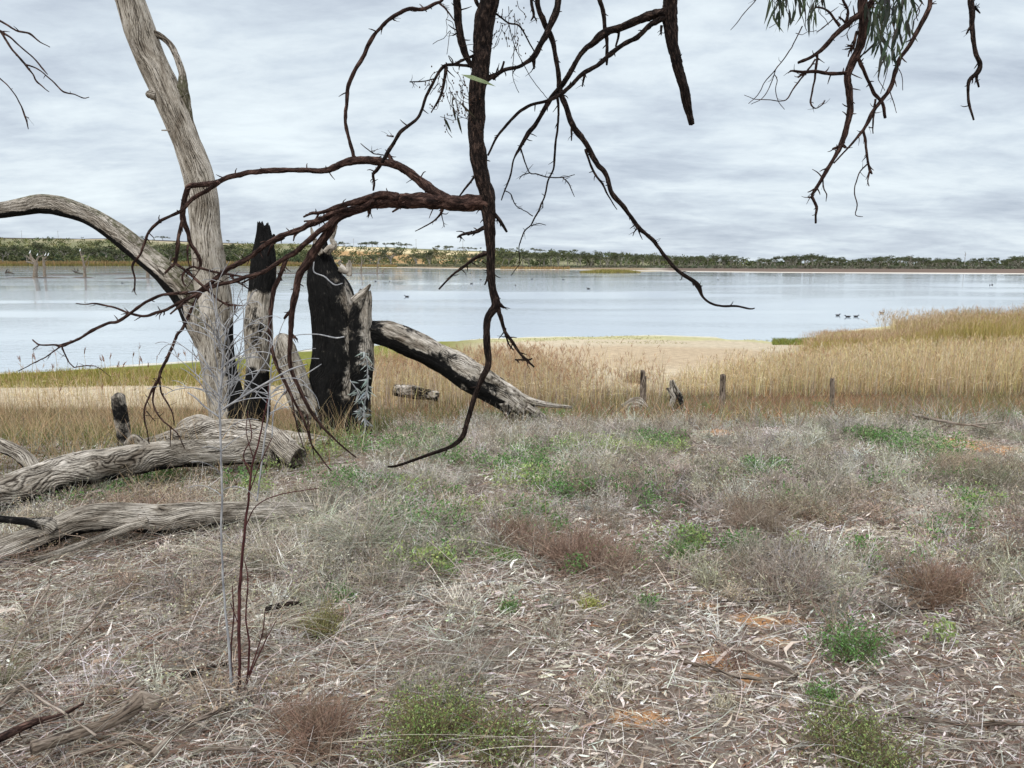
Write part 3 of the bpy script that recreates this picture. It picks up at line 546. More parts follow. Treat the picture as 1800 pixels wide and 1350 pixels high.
def fine_twigs(b, x0, x1, y0, y1, n, d, r, nuts=True):
    for _ in range(n):
        x, y = r.uniform(x0, x1), r.uniform(y0, y1); pts = [(x, y, 1.2)]; a_ = r.uniform(-.6, .6)
        for k in range(4): a_ += r.normal(0, .45); x += math.sin(a_) * r.uniform(5, 13); y += math.cos(a_) * r.uniform(6, 14); pts.append((x, y, 1.0))
        Pp, Rr = px_path(pts, d); tube(b, Pp, np.maximum(Rr, .0009), 4, .012, 0, color=(.05, .03, .025), cap=False)
        if nuts:
            for k in range(r.integers(2, 6)):
                q = Pp[r.integers(1, 5)] + r.normal(0, .010, 3); tube(b, [q, q + (0, 0, .003), q + (0, 0, .006)], [.0016, .0026, .0014], 5, .01, 0, color=(.09, .05, .03))
fine_twigs(b, 770, 818, 112, 210, 26, 2.95, r); fine_twigs(b, 780, 808, 10, 120, 5, 2.95, r, False); b.build('gumnut_twig', M_leaf, tree, False); b = MB(); fine_twigs(b, 868, 915, 0, 85, 15, 3.1, r); b.build('gumnut_twig', M_leaf, tree, False); b = MB()
fine_twigs(b, 1370, 1600, 0, 60, 16, 2.9, r, False)
b.build('fine_twigs', M_leaf, tree, False)
# trunk and limbs of the overhanging tree behind and above the camera
b = MB(); r = np.random.default_rng(77)
tube(b, [(1.1, -2.6, -.3), (1.05, -2.5, .6), (.95, -2.2, 1.8), (.7, -1.6, 3.0), (.4, -.6, 3.9), (.1, .8, 4.3)], [.34, .27, .24, .21, .17, .13], 30, .06, .15, (9, 1.5, .02, 6), seed=3)
b.build('trunk', M_bark, tree)
b = MB(); H0 = (.1, .8, 4.3)
for top in (P(905, -330, 3.0), P(803, -60, 3.0), P(1205, -260, 3.4), P(940, -70, 3.4), P(1000, -60, 3.3), P(1048, -60, 3.4), X4([(880, -700, 0)])[0], X4([(1260, -400, 0)])[0], P(1712, -200, 3.2), P(-120, -40, 3.6), P(800, -60, 3.12)):
    if len(top) == 3 and not isinstance(top, np.ndarray): top = P(top[0], top[1], 2.9)
    m_ = (np.array(H0) + top) / 2 + np.array([r.normal(0, .1), 0, .35]); tube(b, [H0, m_, top], [.05, .035, .011], 10, .05, .2, seed=int(r.integers(90)))
b.build('limb', M_bark, tree)

# ------------------------------------------------------------------ dead trees and stumps by the shore bank
def base_at(px_, d): x = (px_ - 900) / F * d; return x, d
def gz(p): return H(p[0], p[1])[0]
def wood_path(pts, d0, d1=None): return px_path(pts, d0, d1)
dT = 8.1
tr = empty('dead_tree', P(400, 752, dT), 'tall grey dead tree leaning left, with a heavy limb arching out to the left edge', 'tree')
b = MB(); Pp, Rr = wood_path([(190, -110, 46), (209, -50, 46), (228, 0, 46), (244, 50, 50), (263, 100, 47), (287, 150, 48), (309, 200, 47), (329, 250, 44), (347, 300, 50), (357, 350, 52), (361, 400, 50), (366, 450, 55), (371, 500, 60), (376, 550, 64), (378, 600, 62), (385, 650, 60), (397, 700, 64), (407, 740, 74), (412, 790, 90)], dT)
chf = lambda V: (np.clip((V[:, 0] - (P(398, 600, dT)[0])) / .07, 0, 1) * np.clip((P(0, 560, dT)[2] - V[:, 2]) / .2, 0, 1)) * 1.0
tube(b, Pp[::-1], Rr[::-1], 230, .012, .10, (54, 6.5, .005, 2.4), seed=4, char_shade=chf)
b.build('trunk', M_trunk, tr)
mossf = None
def arr_attr(mb, name, fn):
    V = np.concatenate(mb.V); a = fn(V); mb.A[name] = [np.repeat(a[:, None], 3, 1)]
b = MB(); Pp, Rr = wood_path([(372, 600, 56), (352, 560, 58), (330, 522, 50), (303, 491, 46), (275, 467, 40), (245, 443, 37), (215, 418, 35), (185, 396, 33), (150, 377, 31), (110, 363, 33), (75, 359, 32), (40, 364, 28), (0, 369, 26), (-60, 374, 26), (-140, 385, 24)], dT, dT - .3)
tube(b, Pp, Rr, 170, .010, .16, (34, 7.5, .008, 3.0), seed=9)
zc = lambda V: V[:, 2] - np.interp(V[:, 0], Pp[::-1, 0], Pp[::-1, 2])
arr_attr(b, 'char_shade', lambda V: np.clip((-zc(V) - .02) / .035, 0, 1) * .85 * (V[:, 0] < P(300, 0, dT)[0]))  # shade below the limb, painted black into its underside
arr_attr(b, 'moss', lambda V: np.clip((zc(V) - .015) / .07, 0, 1) * .56)
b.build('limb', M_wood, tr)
b = MB(); 
for q in ([(262, 55, 12), (283, 64, 10), (300, 80, 10), (312, 105, 10), (320, 130, 11), (322, 155, 17), (327, 178, 14), (334, 200, 8), (338, 216, 5)], [(326, 170, 16), (318, 160, 18), (306, 152, 12)], [(330, 188, 9), (337, 213, 5), (330, 195, 3)]):
    a_, c_ = wood_path(q, dT); tube(b, a_, c_, 26, .015, .3, (6, 1, .005, 6), seed=14)
arr_attr(b, 'moss', lambda V: np.clip((P(0, 120, dT)[2] - V[:, 2]) / .1, 0, 1) * .6); arr_attr(b, 'char_shade', lambda V: V[:, 2] * 0)
b.build('side_branch', M_wood, tr)
b = MB(); a_, c_ = wood_path([(275, 168, 14), (264, 166, 15), (258, 168, 8)], dT - .1); tube(b, a_, c_, 22, .01, .3, (5, 1, .006, 8), seed=2); b.build('branch_knob', M_wood, tr); b = MB()
a_, c_ = wood_path([(300, 229, 3), (284, 229, 2)], dT - .1); tube(b, a_, c_, 6, .01, .1); b.build('thorn', M_wood, tr)
# slim charred stump
st = empty('burnt_stump', P(447, 755, 8.0), 'slim tall stump with a jagged black charred top, beside the leaning grey trunk', 'stump')
b = MB(); Pp, Rr = wood_path([(450, 790, 60), (447, 745, 50), (450, 700, 44), (453, 640, 43), (454, 590, 46), (456, 550, 45), (461, 510, 45), (464, 470, 42), (465, 445, 36), (465, 425, 27), (464, 408, 20)], 8.0)
zt = P(0, 520, 8)[2]; zb = P(0, 640, 8)[2]
tube(b, Pp, Rr, 170, .010, .24, (34, 6, .007, 3.5), jag=.16, seed=6, char_shade=lambda V: np.maximum(np.clip((V[:, 2] - zt) / .12, 0, 1), np.clip((zb - V[:, 2]) / .12, 0, 1) * (.35 + .6 * (V[:, 0] > Pp[0, 0]))) + .24)
a_, c_ = wood_path([(470, 445, 12), (476, 428, 8), (482, 412, 4)], 7.95); tube(b, a_, c_, 14, .01, .3, (4, 1, .004, 8), char_shade=lambda V: V[:, 0] * 0 + 1)
b.build('trunk', M_trunk, st)
# short stub leaning between
st = empty('leaning_stub', P(535, 760, 7.9), 'short rounded grey stub leaning left between the slim stump and the broad burnt one', 'stump')
b = MB(); Pp, Rr = wood_path([(560, 800, 70), (548, 745, 52), (530, 705, 46), (518, 670, 44), (508, 640, 42), (500, 610, 38), (495, 594, 28), (493, 588, 14)], 7.9)
tube(b, Pp, Rr, 160, .010, .18, (34, 5, .006, 4), seed=16, char_shade=lambda V: np.clip((P(0, 700, 7.9)[2] - V[:, 2]) / .12, 0, 1) * .8)
b.build('trunk', M_trunk, st)
# broad burnt hollow stump
st = empty('burnt_stump', P(597, 765, 8.15), 'broad hollow stump burnt black on its left side, tallest of the burnt stumps by width', 'stump')
st['label'] = 'broad hollow burnt stump, black on its left face, touching the top of the fallen limb'
b = MB(); Pp, Rr = wood_path([(600, 800, 110), (598, 745, 96), (596, 700, 106), (599, 650, 105), (597, 600, 94), (590, 560, 88), (582, 520, 82), (572, 495, 68), (566, 470, 48), (564, 450, 34), (564, 438, 24)], 8.15)
xc = Pp[4][0]
nzc = lambda V: .55 * fbm(np.stack([V[:, 0] * 3, V[:, 1] * 3, V[:, 2] * 2.2], 1), 4, 3)
tube(b, Pp, Rr, 300, .011, .24, (64, 7, .010, 3.2), jag=.14, seed=26, char_shade=lambda V: np.clip(.5 + (Pp[4][0] + .17 - V[:, 0]) / .22 + 1.2 * nzc(V) + .4 * (V[:, 2] < P(0, 700, 8)[2]), 0, 1))
b.build('trunk', M_wood, st)
b = MB(); Pq, Rq = wood_path([(622, 770, 56), (626, 700, 50), (629, 650, 50), (630, 600, 46), (631, 560, 44), (637, 535, 32), (640, 520, 20)], 8.05)
tube(b, Pq, Rq, 170, .010, .42, (30, 5, .011, 4), jag=.10, seed=36, char_shade=lambda V: np.clip((P(0, 640, 8)[2] - V[:, 2]) / .3, 0, 1) * .45 + .40 + .3 * np.clip((P(626, 0, 8)[0] - V[:, 0]) / .10, 0, 1))
a_, c_ = wood_path([(622, 530, 16), (636, 518, 14), (645, 508, 9), (651, 500, 4)], 8.0); tube(b, a_, c_, 20, .01, .25, (6, 1, .005, 8), seed=8)
for q in ([(598, 470, 14), (610, 476, 12), (613, 463, 8)], [(604, 470, 6), (596, 462, 4), (600, 458, 3)], [(613, 485, 10), (615, 470, 8), (614, 458, 4)]):
    a_, c_ = wood_path(q, 8.1); tube(b, a_, c_, 14, .01, .3, (4, 1, .005, 8), seed=18)
b.build('split_side', M_wood, st)
b = MB()
for q in ([(574, 445, 14), (580, 437, 13), (588, 432, 11), (583, 420, 8), (587, 408, 8), (591, 396, 6)], [(566, 446, 12), (556, 430, 9), (550, 412, 7), (547, 400, 3)]):
    a_, c_ = wood_path(q, 8.0); tube(b, a_, c_, 16, .01, .25, (5, 1.4, .005, 8), seed=48)
b.build('broken_branch', M_wood, st)
# fallen limb
st = empty('fallen_limb', P(955, 745, 8.2), 'thick grey dead limb sloping from the broad burnt stump down to the grass', 'log')
b = MB(); Pp, Rr = wood_path([(632, 580, 34), (655, 583, 38), (691, 591, 44), (742, 614, 47), (793, 641, 52), (844, 672, 52), (890, 702, 48), (925, 726, 40), (950, 742, 26), (975, 752, 14)], 8.1, 8.3)
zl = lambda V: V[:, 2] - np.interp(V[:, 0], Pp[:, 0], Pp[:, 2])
tube(b, Pp, Rr, 220, .010, .30, (38, 8, .011, 3.4), seed=56, char_shade=lambda V: np.clip((-zl(V) + .01) / .05, 0, 1) * (.45 + .55 * np.clip((P(800, 0, 8)[0] - V[:, 0]) / .25, 0, 1)) + .30)
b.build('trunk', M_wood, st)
b = MB()
for q in ([(842, 655, 26), (870, 672, 22), (900, 690, 20), (930, 705, 14), (968, 712, 8), (1005, 716, 5)], [(905, 712, 18), (930, 735, 16), (955, 752, 10)], [(925, 715, 14), (960, 735, 9), (1000, 742, 6)], [(885, 705, 20), (893, 730, 12), (895, 740, 5)]):
    a_, c_ = wood_path(q, 8.15, 8.3); tube(b, a_, c_, 26, .012, .3, (7, 1.6, .010, 5), seed=61)
b.build('branch_fork', M_wood, st)
# ------------------------------------------------------------------ logs lying at the left
def log(name, label, paths, mt=None, k=36, wv=8, amp=.009, cat='log', fr=3.6, rn=.22, seed=0, at=None, under_char_shade=None, sides=230, under=True):
    allp = [wood_path(q, d0, d1) for q, d0, d1 in paths]
    o = empty(name, at if at is not None else allp[0][0][-1], label, cat); 
    for i, (a_, c_) in enumerate(allp):
        if under: under_char_shade = (lambda A_, C_: (lambda V: np.clip((-(V[:, 2] - np.interp(V[:, 0], A_[:, 0], A_[:, 2])) - C_.mean() * .25) / (C_.mean() * .5), 0, 1) * .75))(a_, c_)  # log undersides blackened: charring together with painted-in shadow
        b = MB(); tube(b, a_, c_, sides if i == 0 else 110, .008 if i == 0 else .010, rn, (k if i == 0 else 16, wv, amp, fr), seed=seed + i * 7, jag=.03, char_shade=under_char_shade)
        b.build('trunk' if i == 0 else 'branch', mt or M_wood, o)
    return o
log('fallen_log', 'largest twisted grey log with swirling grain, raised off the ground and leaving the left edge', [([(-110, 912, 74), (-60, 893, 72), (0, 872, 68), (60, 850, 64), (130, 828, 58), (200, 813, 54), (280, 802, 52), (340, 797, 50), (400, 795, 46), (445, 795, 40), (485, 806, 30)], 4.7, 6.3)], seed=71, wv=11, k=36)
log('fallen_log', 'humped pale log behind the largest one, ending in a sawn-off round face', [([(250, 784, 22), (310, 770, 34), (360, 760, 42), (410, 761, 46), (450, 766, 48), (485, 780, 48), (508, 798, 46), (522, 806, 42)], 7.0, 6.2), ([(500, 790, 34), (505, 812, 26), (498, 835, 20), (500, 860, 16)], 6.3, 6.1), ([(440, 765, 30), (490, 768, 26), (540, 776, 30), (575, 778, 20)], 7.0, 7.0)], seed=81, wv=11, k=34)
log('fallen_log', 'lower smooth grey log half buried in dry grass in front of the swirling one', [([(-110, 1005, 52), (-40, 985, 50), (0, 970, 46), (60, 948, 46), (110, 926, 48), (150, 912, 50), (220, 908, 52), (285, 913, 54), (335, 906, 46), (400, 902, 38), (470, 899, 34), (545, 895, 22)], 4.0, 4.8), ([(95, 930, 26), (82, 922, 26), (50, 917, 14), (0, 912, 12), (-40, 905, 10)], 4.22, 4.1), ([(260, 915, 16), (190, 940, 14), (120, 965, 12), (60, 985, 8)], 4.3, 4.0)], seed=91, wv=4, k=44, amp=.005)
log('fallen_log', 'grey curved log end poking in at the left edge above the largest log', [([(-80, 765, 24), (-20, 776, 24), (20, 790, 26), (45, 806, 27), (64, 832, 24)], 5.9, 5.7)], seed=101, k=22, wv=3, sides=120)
b0 = wood_path([(224, 800, 26), (219, 770, 24), (214, 740, 25), (210, 715, 25), (208, 697, 23), (207, 692, 12)], 6.6)
o = empty('upright_stub', b0[0][0], 'dark upright broken stub standing behind the left logs', 'stump'); b = MB(); tube(b, b0[0], b0[1], 60, .008, .12, (12, .8, .006, 6), seed=111, char_shade=lambda V: V[:, 0] * 0 + .54); b.build('trunk', M_wood, o)
b = MB(); 
for q in ([(224, 784, 16), (236, 770, 14), (250, 778, 12), (262, 786, 12)], [(230, 786, 12), (250, 788, 10), (268, 782, 8)]):
    a_, c_ = wood_path(q, 6.5); tube(b, a_, c_, 20, .01, .3, (6, 1, .005, 8), seed=113, char_shade=lambda V: V[:, 0] * 0 + .35)
b.build('root', M_wood, o)
log('log_piece', 'small broken log end lying behind the humped pale log', [([(372, 745, 20), (350, 738, 22), (325, 748, 22), (312, 758, 12)][::-1], 7.3, 7.3)], seed=121, sides=110, k=18, wv=3)
# dead wood in the foreground
def stick(label, pts, d0=None, name='stick', mt=None, lift=.015, cat='stick', sd=0, extra=(), kk=6):
    pts = [tuple(q) for q in pts]; Pp = []; Rr = []
    for x, y, w_ in pts: g = G(x, y + w_ * .3); rad = w_ / 2 * g[1] / F; Pp.append(g + (0, 0, rad * .8 + lift)); Rr.append(rad)
    b = MB(); mw = max(q[2] for q in pts); Pp = np.array(Pp)
    tube(b, Pp, Rr, 40 if mw > 14 else 12, .008 if mw > 14 else .02, .25, (kk, 1.2, min(.006, max(Rr) * .25), 9) if mw > 7 else None, seed=130 + sd, wob=.4 if mw < 14 else .2)
    spurs(b, Pp, Rr, 3, np.random.default_rng(sd + 5), .03)
    for q in extra:
        Pq = []; Rq = []
        for x, y, w_ in q: g = G(x, y); rad = w_ / 2 * g[1] / F; Pq.append(g + (0, 0, rad + lift)); Rq.append(rad)
        tube(b, Pq, Rq, 10, .02, .25, seed=7 + sd)
    for k_ in ('g',): pass
    o = b.build(name, mt or M_stick); return tag(o, label, cat)
stick('gnarled dark branch with a knobbly joint in the bottom left corner', [(60, 1352, 24), (115, 1333, 22), (160, 1318, 20), (205, 1300, 20), (232, 1282, 30), (250, 1268, 40), (268, 1272, 26), (290, 1264, 12), (318, 1255, 5)], name='dead_branch', sd=1, lift=.075)
stick('smooth brown stick slanting up to the right from the bottom edge', [(270, 1356, 12), (305, 1322, 11), (340, 1298, 11), (389, 1275, 10), (425, 1253, 8), (445, 1236, 6), (464, 1218, 4)], name='stick', sd=2, lift=.06)
stick('thin straight dark stick leaning in the litter at lower left', [(103, 1194, 4), (139, 1147, 5), (167, 1119, 5), (186, 1086, 5), (210, 1050, 3)], sd=3, lift=.08)
stick('pale peeled stick beside the gnarled branch', [(183, 1275, 6), (207, 1259, 7), (230, 1238, 7), (255, 1212, 5), (278, 1189, 3)], sd=4, lift=.07)
stick('short blackened stick just left of the young sapling base', [(320, 1208, 9), (345, 1198, 10), (372, 1190, 9), (400, 1184, 6)], sd=5, mt=M_bark, lift=.04)
stick('bleached broken stick at the bottom left corner', [(-10, 1286, 14), (15, 1255, 14), (40, 1236, 10), (75, 1228, 5)], sd=6, lift=.06)
stick('pale stick lying flat along the bottom edge left of centre', [(340, 1346, 7), (375, 1340, 9), (420, 1341, 9), (470, 1345, 6)], sd=7, lift=.05)
stick('forked grey stick crossing the orange sand patch', [(1201, 1177, 4), (1245, 1188, 7), (1290, 1203, 8), (1340, 1208, 7), (1400, 1205, 4)], sd=8, lift=.035, extra=[[(1250, 1190, 4), (1290, 1215, 4), (1325, 1262, 2)]])
stick('grey curved stick with dark shadow just right of the orange sand', [(1258, 1144, 4), (1284, 1160, 5), (1305, 1160, 7), (1335, 1176, 9), (1370, 1190, 9), (1400, 1205, 6)], sd=9, lift=.045)
stick('dark thin stick under the dry brush right of centre', [(1260, 1064, 3), (1300, 1062, 4), (1345, 1054, 4), (1380, 1048, 3)], sd=10, mt=M_bark)
stick('long flaky brown strip of bark near the bottom right edge', [(1560, 1272, 5), (1640, 1284, 8), (1700, 1290, 8), (1760, 1287, 8), (1815, 1292, 6)], sd=11, lift=.035)
stick('short pale stick standing out at lower right between the green plants', [(1446, 1281, 7), (1462, 1262, 7), (1484, 1236, 4)], sd=12, lift=.045)
stick('bent dark twig below the red-brown shrub on the right', [(1548, 1080, 3), (1580, 1074, 4), (1610, 1078, 4), (1650, 1072, 2)], sd=13, mt=M_bark)
stick('pale curved twig in the litter near the centre right', [(1165, 1110, 3), (1135, 1118, 4), (1150, 1112, 3), (1178, 1110, 3)][::-1], sd=14)
stick('dark bent root stick right of the lower grey log', [(470, 1090, 12), (500, 1080, 10), (530, 1078, 6)], sd=15, mt=M_bark, lift=.05, name='root')
stick('pale forked branch lying beside the bare orange patch at the far right', [(1600, 745, 3), (1618, 752, 6), (1650, 760, 5), (1700, 768, 4), (1760, 762, 3)], sd=16, lift=.12, extra=[[(1615, 750, 5), (1608, 738, 3)], [(1700, 768, 4), (1730, 775, 3)]])
stick('dark curved branch running left of the gnarled one in the bottom left corner', [(-20, 1345, 16), (30, 1318, 15), (70, 1300, 13), (110, 1290, 9), (150, 1268, 5)], sd=40, lift=.07, mt=M_darkred, name='dead_branch')
stick('grey stick crossing under the gnarled branch at the bottom', [(120, 1352, 9), (180, 1340, 11), (235, 1330, 10), (275, 1342, 7)], sd=41, lift=.05)
stick('long thin brown stalk arching over the bottom left litter', [(28, 1245, 3), (80, 1285, 4), (120, 1310, 4), (175, 1352, 4)], sd=42, lift=.12)
stick('thin dark stalk slanting up at the left edge', [(20, 1185, 3), (60, 1110, 4), (85, 1070, 4), (92, 1040, 3)], sd=43, lift=.09)
for i, (x, y, L_, a_) in enumerate([(1100, 1178, 60, -8), (980, 1235, 50, -35), (1065, 1110, 80, 12), (1190, 1300, 70, 20), (890, 1320, 60, -40), (640, 1180, 60, 10), (1500, 1195, 70, -25), (1600, 1130, 60, -12), (1680, 1180, 50, -30), (1750, 1120, 60, 15), (700, 1040, 50, 4), (860, 1105, 60, -10), (1420, 1335, 60, 30), (1350, 1000, 40, -30), (560, 1150, 50, 25), (330, 1040, 60, -35), (60, 1110, 70, -50), (1560, 985, 50, 10)]):
    ca, sa = math.cos(R(a_)), math.sin(R(a_)) * .6; rs_ = np.random.default_rng(i); n_ = 4
    o = stick('thin grey twig lying loose on the leaf litter', [(x + ca * L_ * (t - .5) * 1.4 + rs_.normal(0, 3), y + sa * L_ * (t - .5) * 1.4 + rs_.normal(0, 3), 3.6 * (1.1 - .6 * t)) for t in np.linspace(0, 1, n_)], sd=20 + i, lift=.032, name='twig', cat='twig'); o['group'] = 'loose grey twigs on the litter'
# ------------------------------------------------------------------ fence posts, weathered wood beyond the bank
def postat(px_, ytop, d): 
    x = (px_ - 900) / F * d * 1.0; x = P(px_, ytop, d)[0]; return x, d, P(px_, ytop, d)[2], H(x, d)[0]
for i, (px_, yt, wpx, lean, lab, ch) in enumerate([(1130, 655, 9, .3, 'pale grey split fence post, leftmost of the three beyond the bank', 0), (1271, 659, 11, -.02, 'dark square-topped fence post, middle one of the three', .36), (1463, 669, 8, -.12, 'thin whitish leaning fence post, rightmost of the three', 0)]):
    d = 16.5 if i < 2 else 15.5; x, y, zt_, zb_ = postat(px_, yt, d); rad = wpx / 2 * d / F
    if i == 0: lean = .01
    b = MB(); tube(b, [(x - lean * .6, y, zb_ - .2), (x - lean * .3, y, (zb_ + zt_) / 2), (x, y, zt_)], [rad * 1.1, rad, rad * .95], 24, .03, .18, (7, .5, .012, 3), jag=.09 if i != 1 else .0, seed=150 + i, char_shade=lambda V: V[:, 0] * 0 + ch)
    if i == 0: tube(b, [(x + rad * 1.1, y, zb_ - .2), (x + rad * 1.1, y, zt_ - .1)], [rad * .5, rad * .4], 12, .03, .2, (4, .5, .008, 3), jag=.06, seed=5)
    tag(b.build('fence_post', M_stick), lab, 'post', 'fence posts beyond the bank')
def lumps(name, label, q, mt, cat, seed=0, ch=0.4):
    b = MB()
    for pts, d in q: a_, c_ = wood_path(pts, d); tube(b, a_, c_, 40, .02, .5, (8, 1.6, .03, 3), jag=.08, seed=seed, char_shade=lambda V: V[:, 0] * 0 + ch); seed += 3
    o = b.build(name, mt); return tag(o, label, cat)
lumps('rotten_stump', 'small dark rotten stump standing between the left and middle fence posts', [([(1190, 722, 26), (1188, 700, 22), (1184, 684, 14), (1182, 673, 7)], 12.5), ([(1178, 716, 8), (1184, 700, 8), (1176, 686, 5)], 12.4)], M_wood, 'stump', 160)
lumps('driftwood_lump', 'low grey weathered lump of wood at the foot of the left fence post', [([(1094, 716, 8), (1108, 711, 16), (1122, 708, 18), (1134, 716, 8)], 12.0)], M_wood, 'log', 170, .25)
lumps('rotten_log', 'dark rotten log lying in the reeds behind the fallen limb', [([(692, 684, 20), (730, 690, 22), (768, 697, 18)], 19.3)], M_wood, 'log', 180, .5)
# ------------------------------------------------------------------ leaf litter and loose twigs on the near ground
def stuff(o, label=None): return tag(o, label, None, None, 'stuff')
gcache = {}
def nearmask(x, y, pts):
    m = np.zeros(len(x))
    for (px_, py_, rx, ry) in pts:
        if (px_, py_) not in gcache: gcache[(px_, py_)] = G(px_, py_)
        g = gcache[(px_, py_)]; m = np.maximum(m, np.exp(-(((x - g[0]) / rx) ** 2 + ((y - g[1]) / ry) ** 2)))
    return m
SANDS = [(1325, 1092, .14, .09), (1255, 1160, .11, .12), (1360, 1125, .09, .06), (1310, 1190, .08, .06), (1690, 778, .30, .22), (1760, 790, .3, .2)]
def cards_(mb, C, sz, cs):
    n = len(C); u = unit(rng.normal(0, 1, (n, 3))); v = unit(np.cross(u, rng.normal(0, 1, (n, 3)))); q = (sz * .5)[:, None]; V = np.stack([C - u * q, C + v * q * .5, C + u * q, C - v * q * .5], 1).reshape(-1, 3); b_ = np.arange(n) * 4
    mb.add(V, np.stack([b_, b_ + 1, b_ + 2, b_ + 3], 1), col=np.repeat(cs, 4, 0))
def litter():
    mb = MB(); n = 245000; x, y = inview(n, 2.0, 8.2, -.78, .78, 1.25)
    keep = rng.random(n) > .88 * nearmask(x, y, SANDS); keep &= rng.random(n) < 1.0 - .6 * sm((y - 5) / 2); keep &= rng.random(n) < (.42 + .58 * sm(.5 + 3 * fbm(xy0(x, y, 3.2), 3, 77)))
    x, y = x[keep], y[keep]; n = len(x)
    th = rng.normal(.05, 1.0, n); d = np.stack([np.cos(th), np.sin(th), rng.normal(.02, .17, n)], 1)
    Bp = onG(x, y, 0); Bp[:, 2] += rng.random(n) ** 1.5 * .028 - .002
    L = rng.uniform(.014, .060, n) * np.where(rng.random(n) < .12, 1.5, 1.0); W = L * rng.uniform(.07, .20, n)
    c = pal([(.72, .665, .59), (.60, .54, .465), (.80, .75, .68), (.45, .38, .305), (.34, .27, .21), (.24, .14, .09), (.56, .50, .43), (.84, .80, .73), (.10, .07, .05), (.60, .52, .43), (.66, .62, .56), (.20, .14, .10)], n, .16)
    leafs(mb, Bp, d, L, W, c, .30, None, .30)
    # small broken twigs
    n = 34000; x, y = inview(n, 2.0, 7.8, -.78, .78, 1.25); th = rng.normal(0, 1.2, n); d = np.stack([np.cos(th), np.sin(th), rng.normal(.06, .2, n)], 1)
    Bp = onG(x, y, .008); Bp[:, 2] += rng.random(n) * .02
    ribbons(mb, Bp, d, rng.uniform(.04, .20, n), rng.uniform(.0018, .0045, n), rng.normal(0, .12, (n, 3)) * (1, 1, .5), pal([(.48, .44, .39), (.30, .25, .21), (.14, .09, .07), (.56, .52, .47)], n, .2), 3, .5)
    n = 115000; x, y = inview(n, 2.0, 7.5, -.78, .78, 1.2); Bp = onG(x, y, .004); Bp[:, 2] += rng.random(n) * .012; k = rng.random(n) > .75 * nearmask(x, y, SANDS); Bp = Bp[k]; n = len(Bp)
    cards_(mb, Bp, rng.uniform(.005, .020, n), pal([(.40, .33, .26), (.16, .10, .07), (.55, .48, .40), (.28, .20, .14), (.08, .055, .04)], n, .2))
    n = 2600; x, y = inview(n, 2.0, 7.0, -.78, .78, 1.2); th = rng.normal(0, 1.1, n); d = np.stack([np.cos(th), np.sin(th), rng.normal(.03, .1, n)], 1)
    leafs(mb, onG(x, y, .015), d, rng.uniform(.07, .17, n), rng.uniform(.008, .016, n), pal([(.34, .26, .19), (.46, .40, .33), (.22, .15, .11), (.58, .50, .42)], n, .15), .25, None, .4)
    stuff(mb.build('leaf_litter', M_litter, smooth=False), 'pale dry gum leaves and twigs covering the near ground')
litter()
# ------------------------------------------------------------------ dry twiggy ground cover
def bushes(mb, C, rad, h, n1, n2, cols, w=.003, r=None, droop=.25, spread=1.0, sub=(.35, .7), seglen=1.0):
    """C Nx3 centres; each bush n1 primary stems with n2 side twigs each"""
    r = r or rng; nb = len(C); rad = np.broadcast_to(rad, (nb,)); h = np.broadcast_to(h, (nb,)); m = nb * n1; I = np.repeat(np.arange(nb), n1)
    a = r.uniform(0, 2 * math.pi, m); q = r.random(m) ** .6
    off = np.stack([np.cos(a) * q, np.sin(a) * q, np.zeros(m)], 1) * rad[I][:, None]
    base = C[I] + off * .35; tip = C[I] + off * spread + np.stack([np.zeros(m), np.zeros(m), h[I] * (1 - .45 * q ** 2) * r.uniform(.55, 1.1, m)], 1) + r.normal(0, .15, (m, 3)) * rad[I][:, None]
    d = tip - base; L = np.linalg.norm(d, axis=1); cc = cols[I] * (1 + r.normal(0, .14, (m, 1)))
    bend = r.normal(0, .24, (m, 3)) + [0, 0, -droop * .3]
    Pp = ribbons(mb, base, d, L * seglen, w * 1.25, bend, np.clip(cc, .004, .9), 3, .45, seedr=r)
    if n2:
        J = np.repeat(np.arange(m), n2); M2 = len(J); k = r.integers(1, 4, M2); b2 = Pp[J, k] + (Pp[J, k - 1] - Pp[J, k]) * r.random((M2, 1))
        d2 = unit(unit(d[J]) * .7 + r.normal(0, .75, (M2, 3)) + [0, 0, .25]); L2 = L[J] * r.uniform(*sub, M2)
        ribbons(mb, b2, d2, L2, w * .8, r.normal(0, .35, (M2, 3)), np.clip(cols[I[J]] * (1 + r.normal(0, .2, (M2, 1))), .004, .9), 2, .4, seedr=r)
        return np.concatenate([Pp[:, -1], b2 + d2 * L2[:, None]]), np.concatenate([I, I[J]])
    return Pp[:, -1], I
GREY = [(.50, .47, .42), (.64, .61, .55), (.34, .31, .26), (.43, .385, .31), (.36, .335, .26), (.24, .21, .175)]
BRN = [(.37, .295, .23), (.44, .36, .28), (.28, .21, .155)]
RUST = [(.28, .19, .14), (.34, .24, .175), (.23, .15, .11)]
LOGB = [(60, 1015, .35, .22), (200, 985, .35, .22), (330, 960, .25, .2), (-20, 1030, .3, .2)]
BARE = [(1325, 1110, .5, .4), (1255, 1180, .4, .3), (1000, 1180, .5, .4), (1200, 1300, .7, .3), (1600, 1180, .6, .4), (1750, 1250, .5, .4), (1690, 790, .5, .35), (150, 1150, .5, .3), (750, 1120, .5, .25), (1250, 765, .25, .25), (1150, 1010, .25, .2), (600, 1200, .35, .3), (880, 1010, .2, .15)]
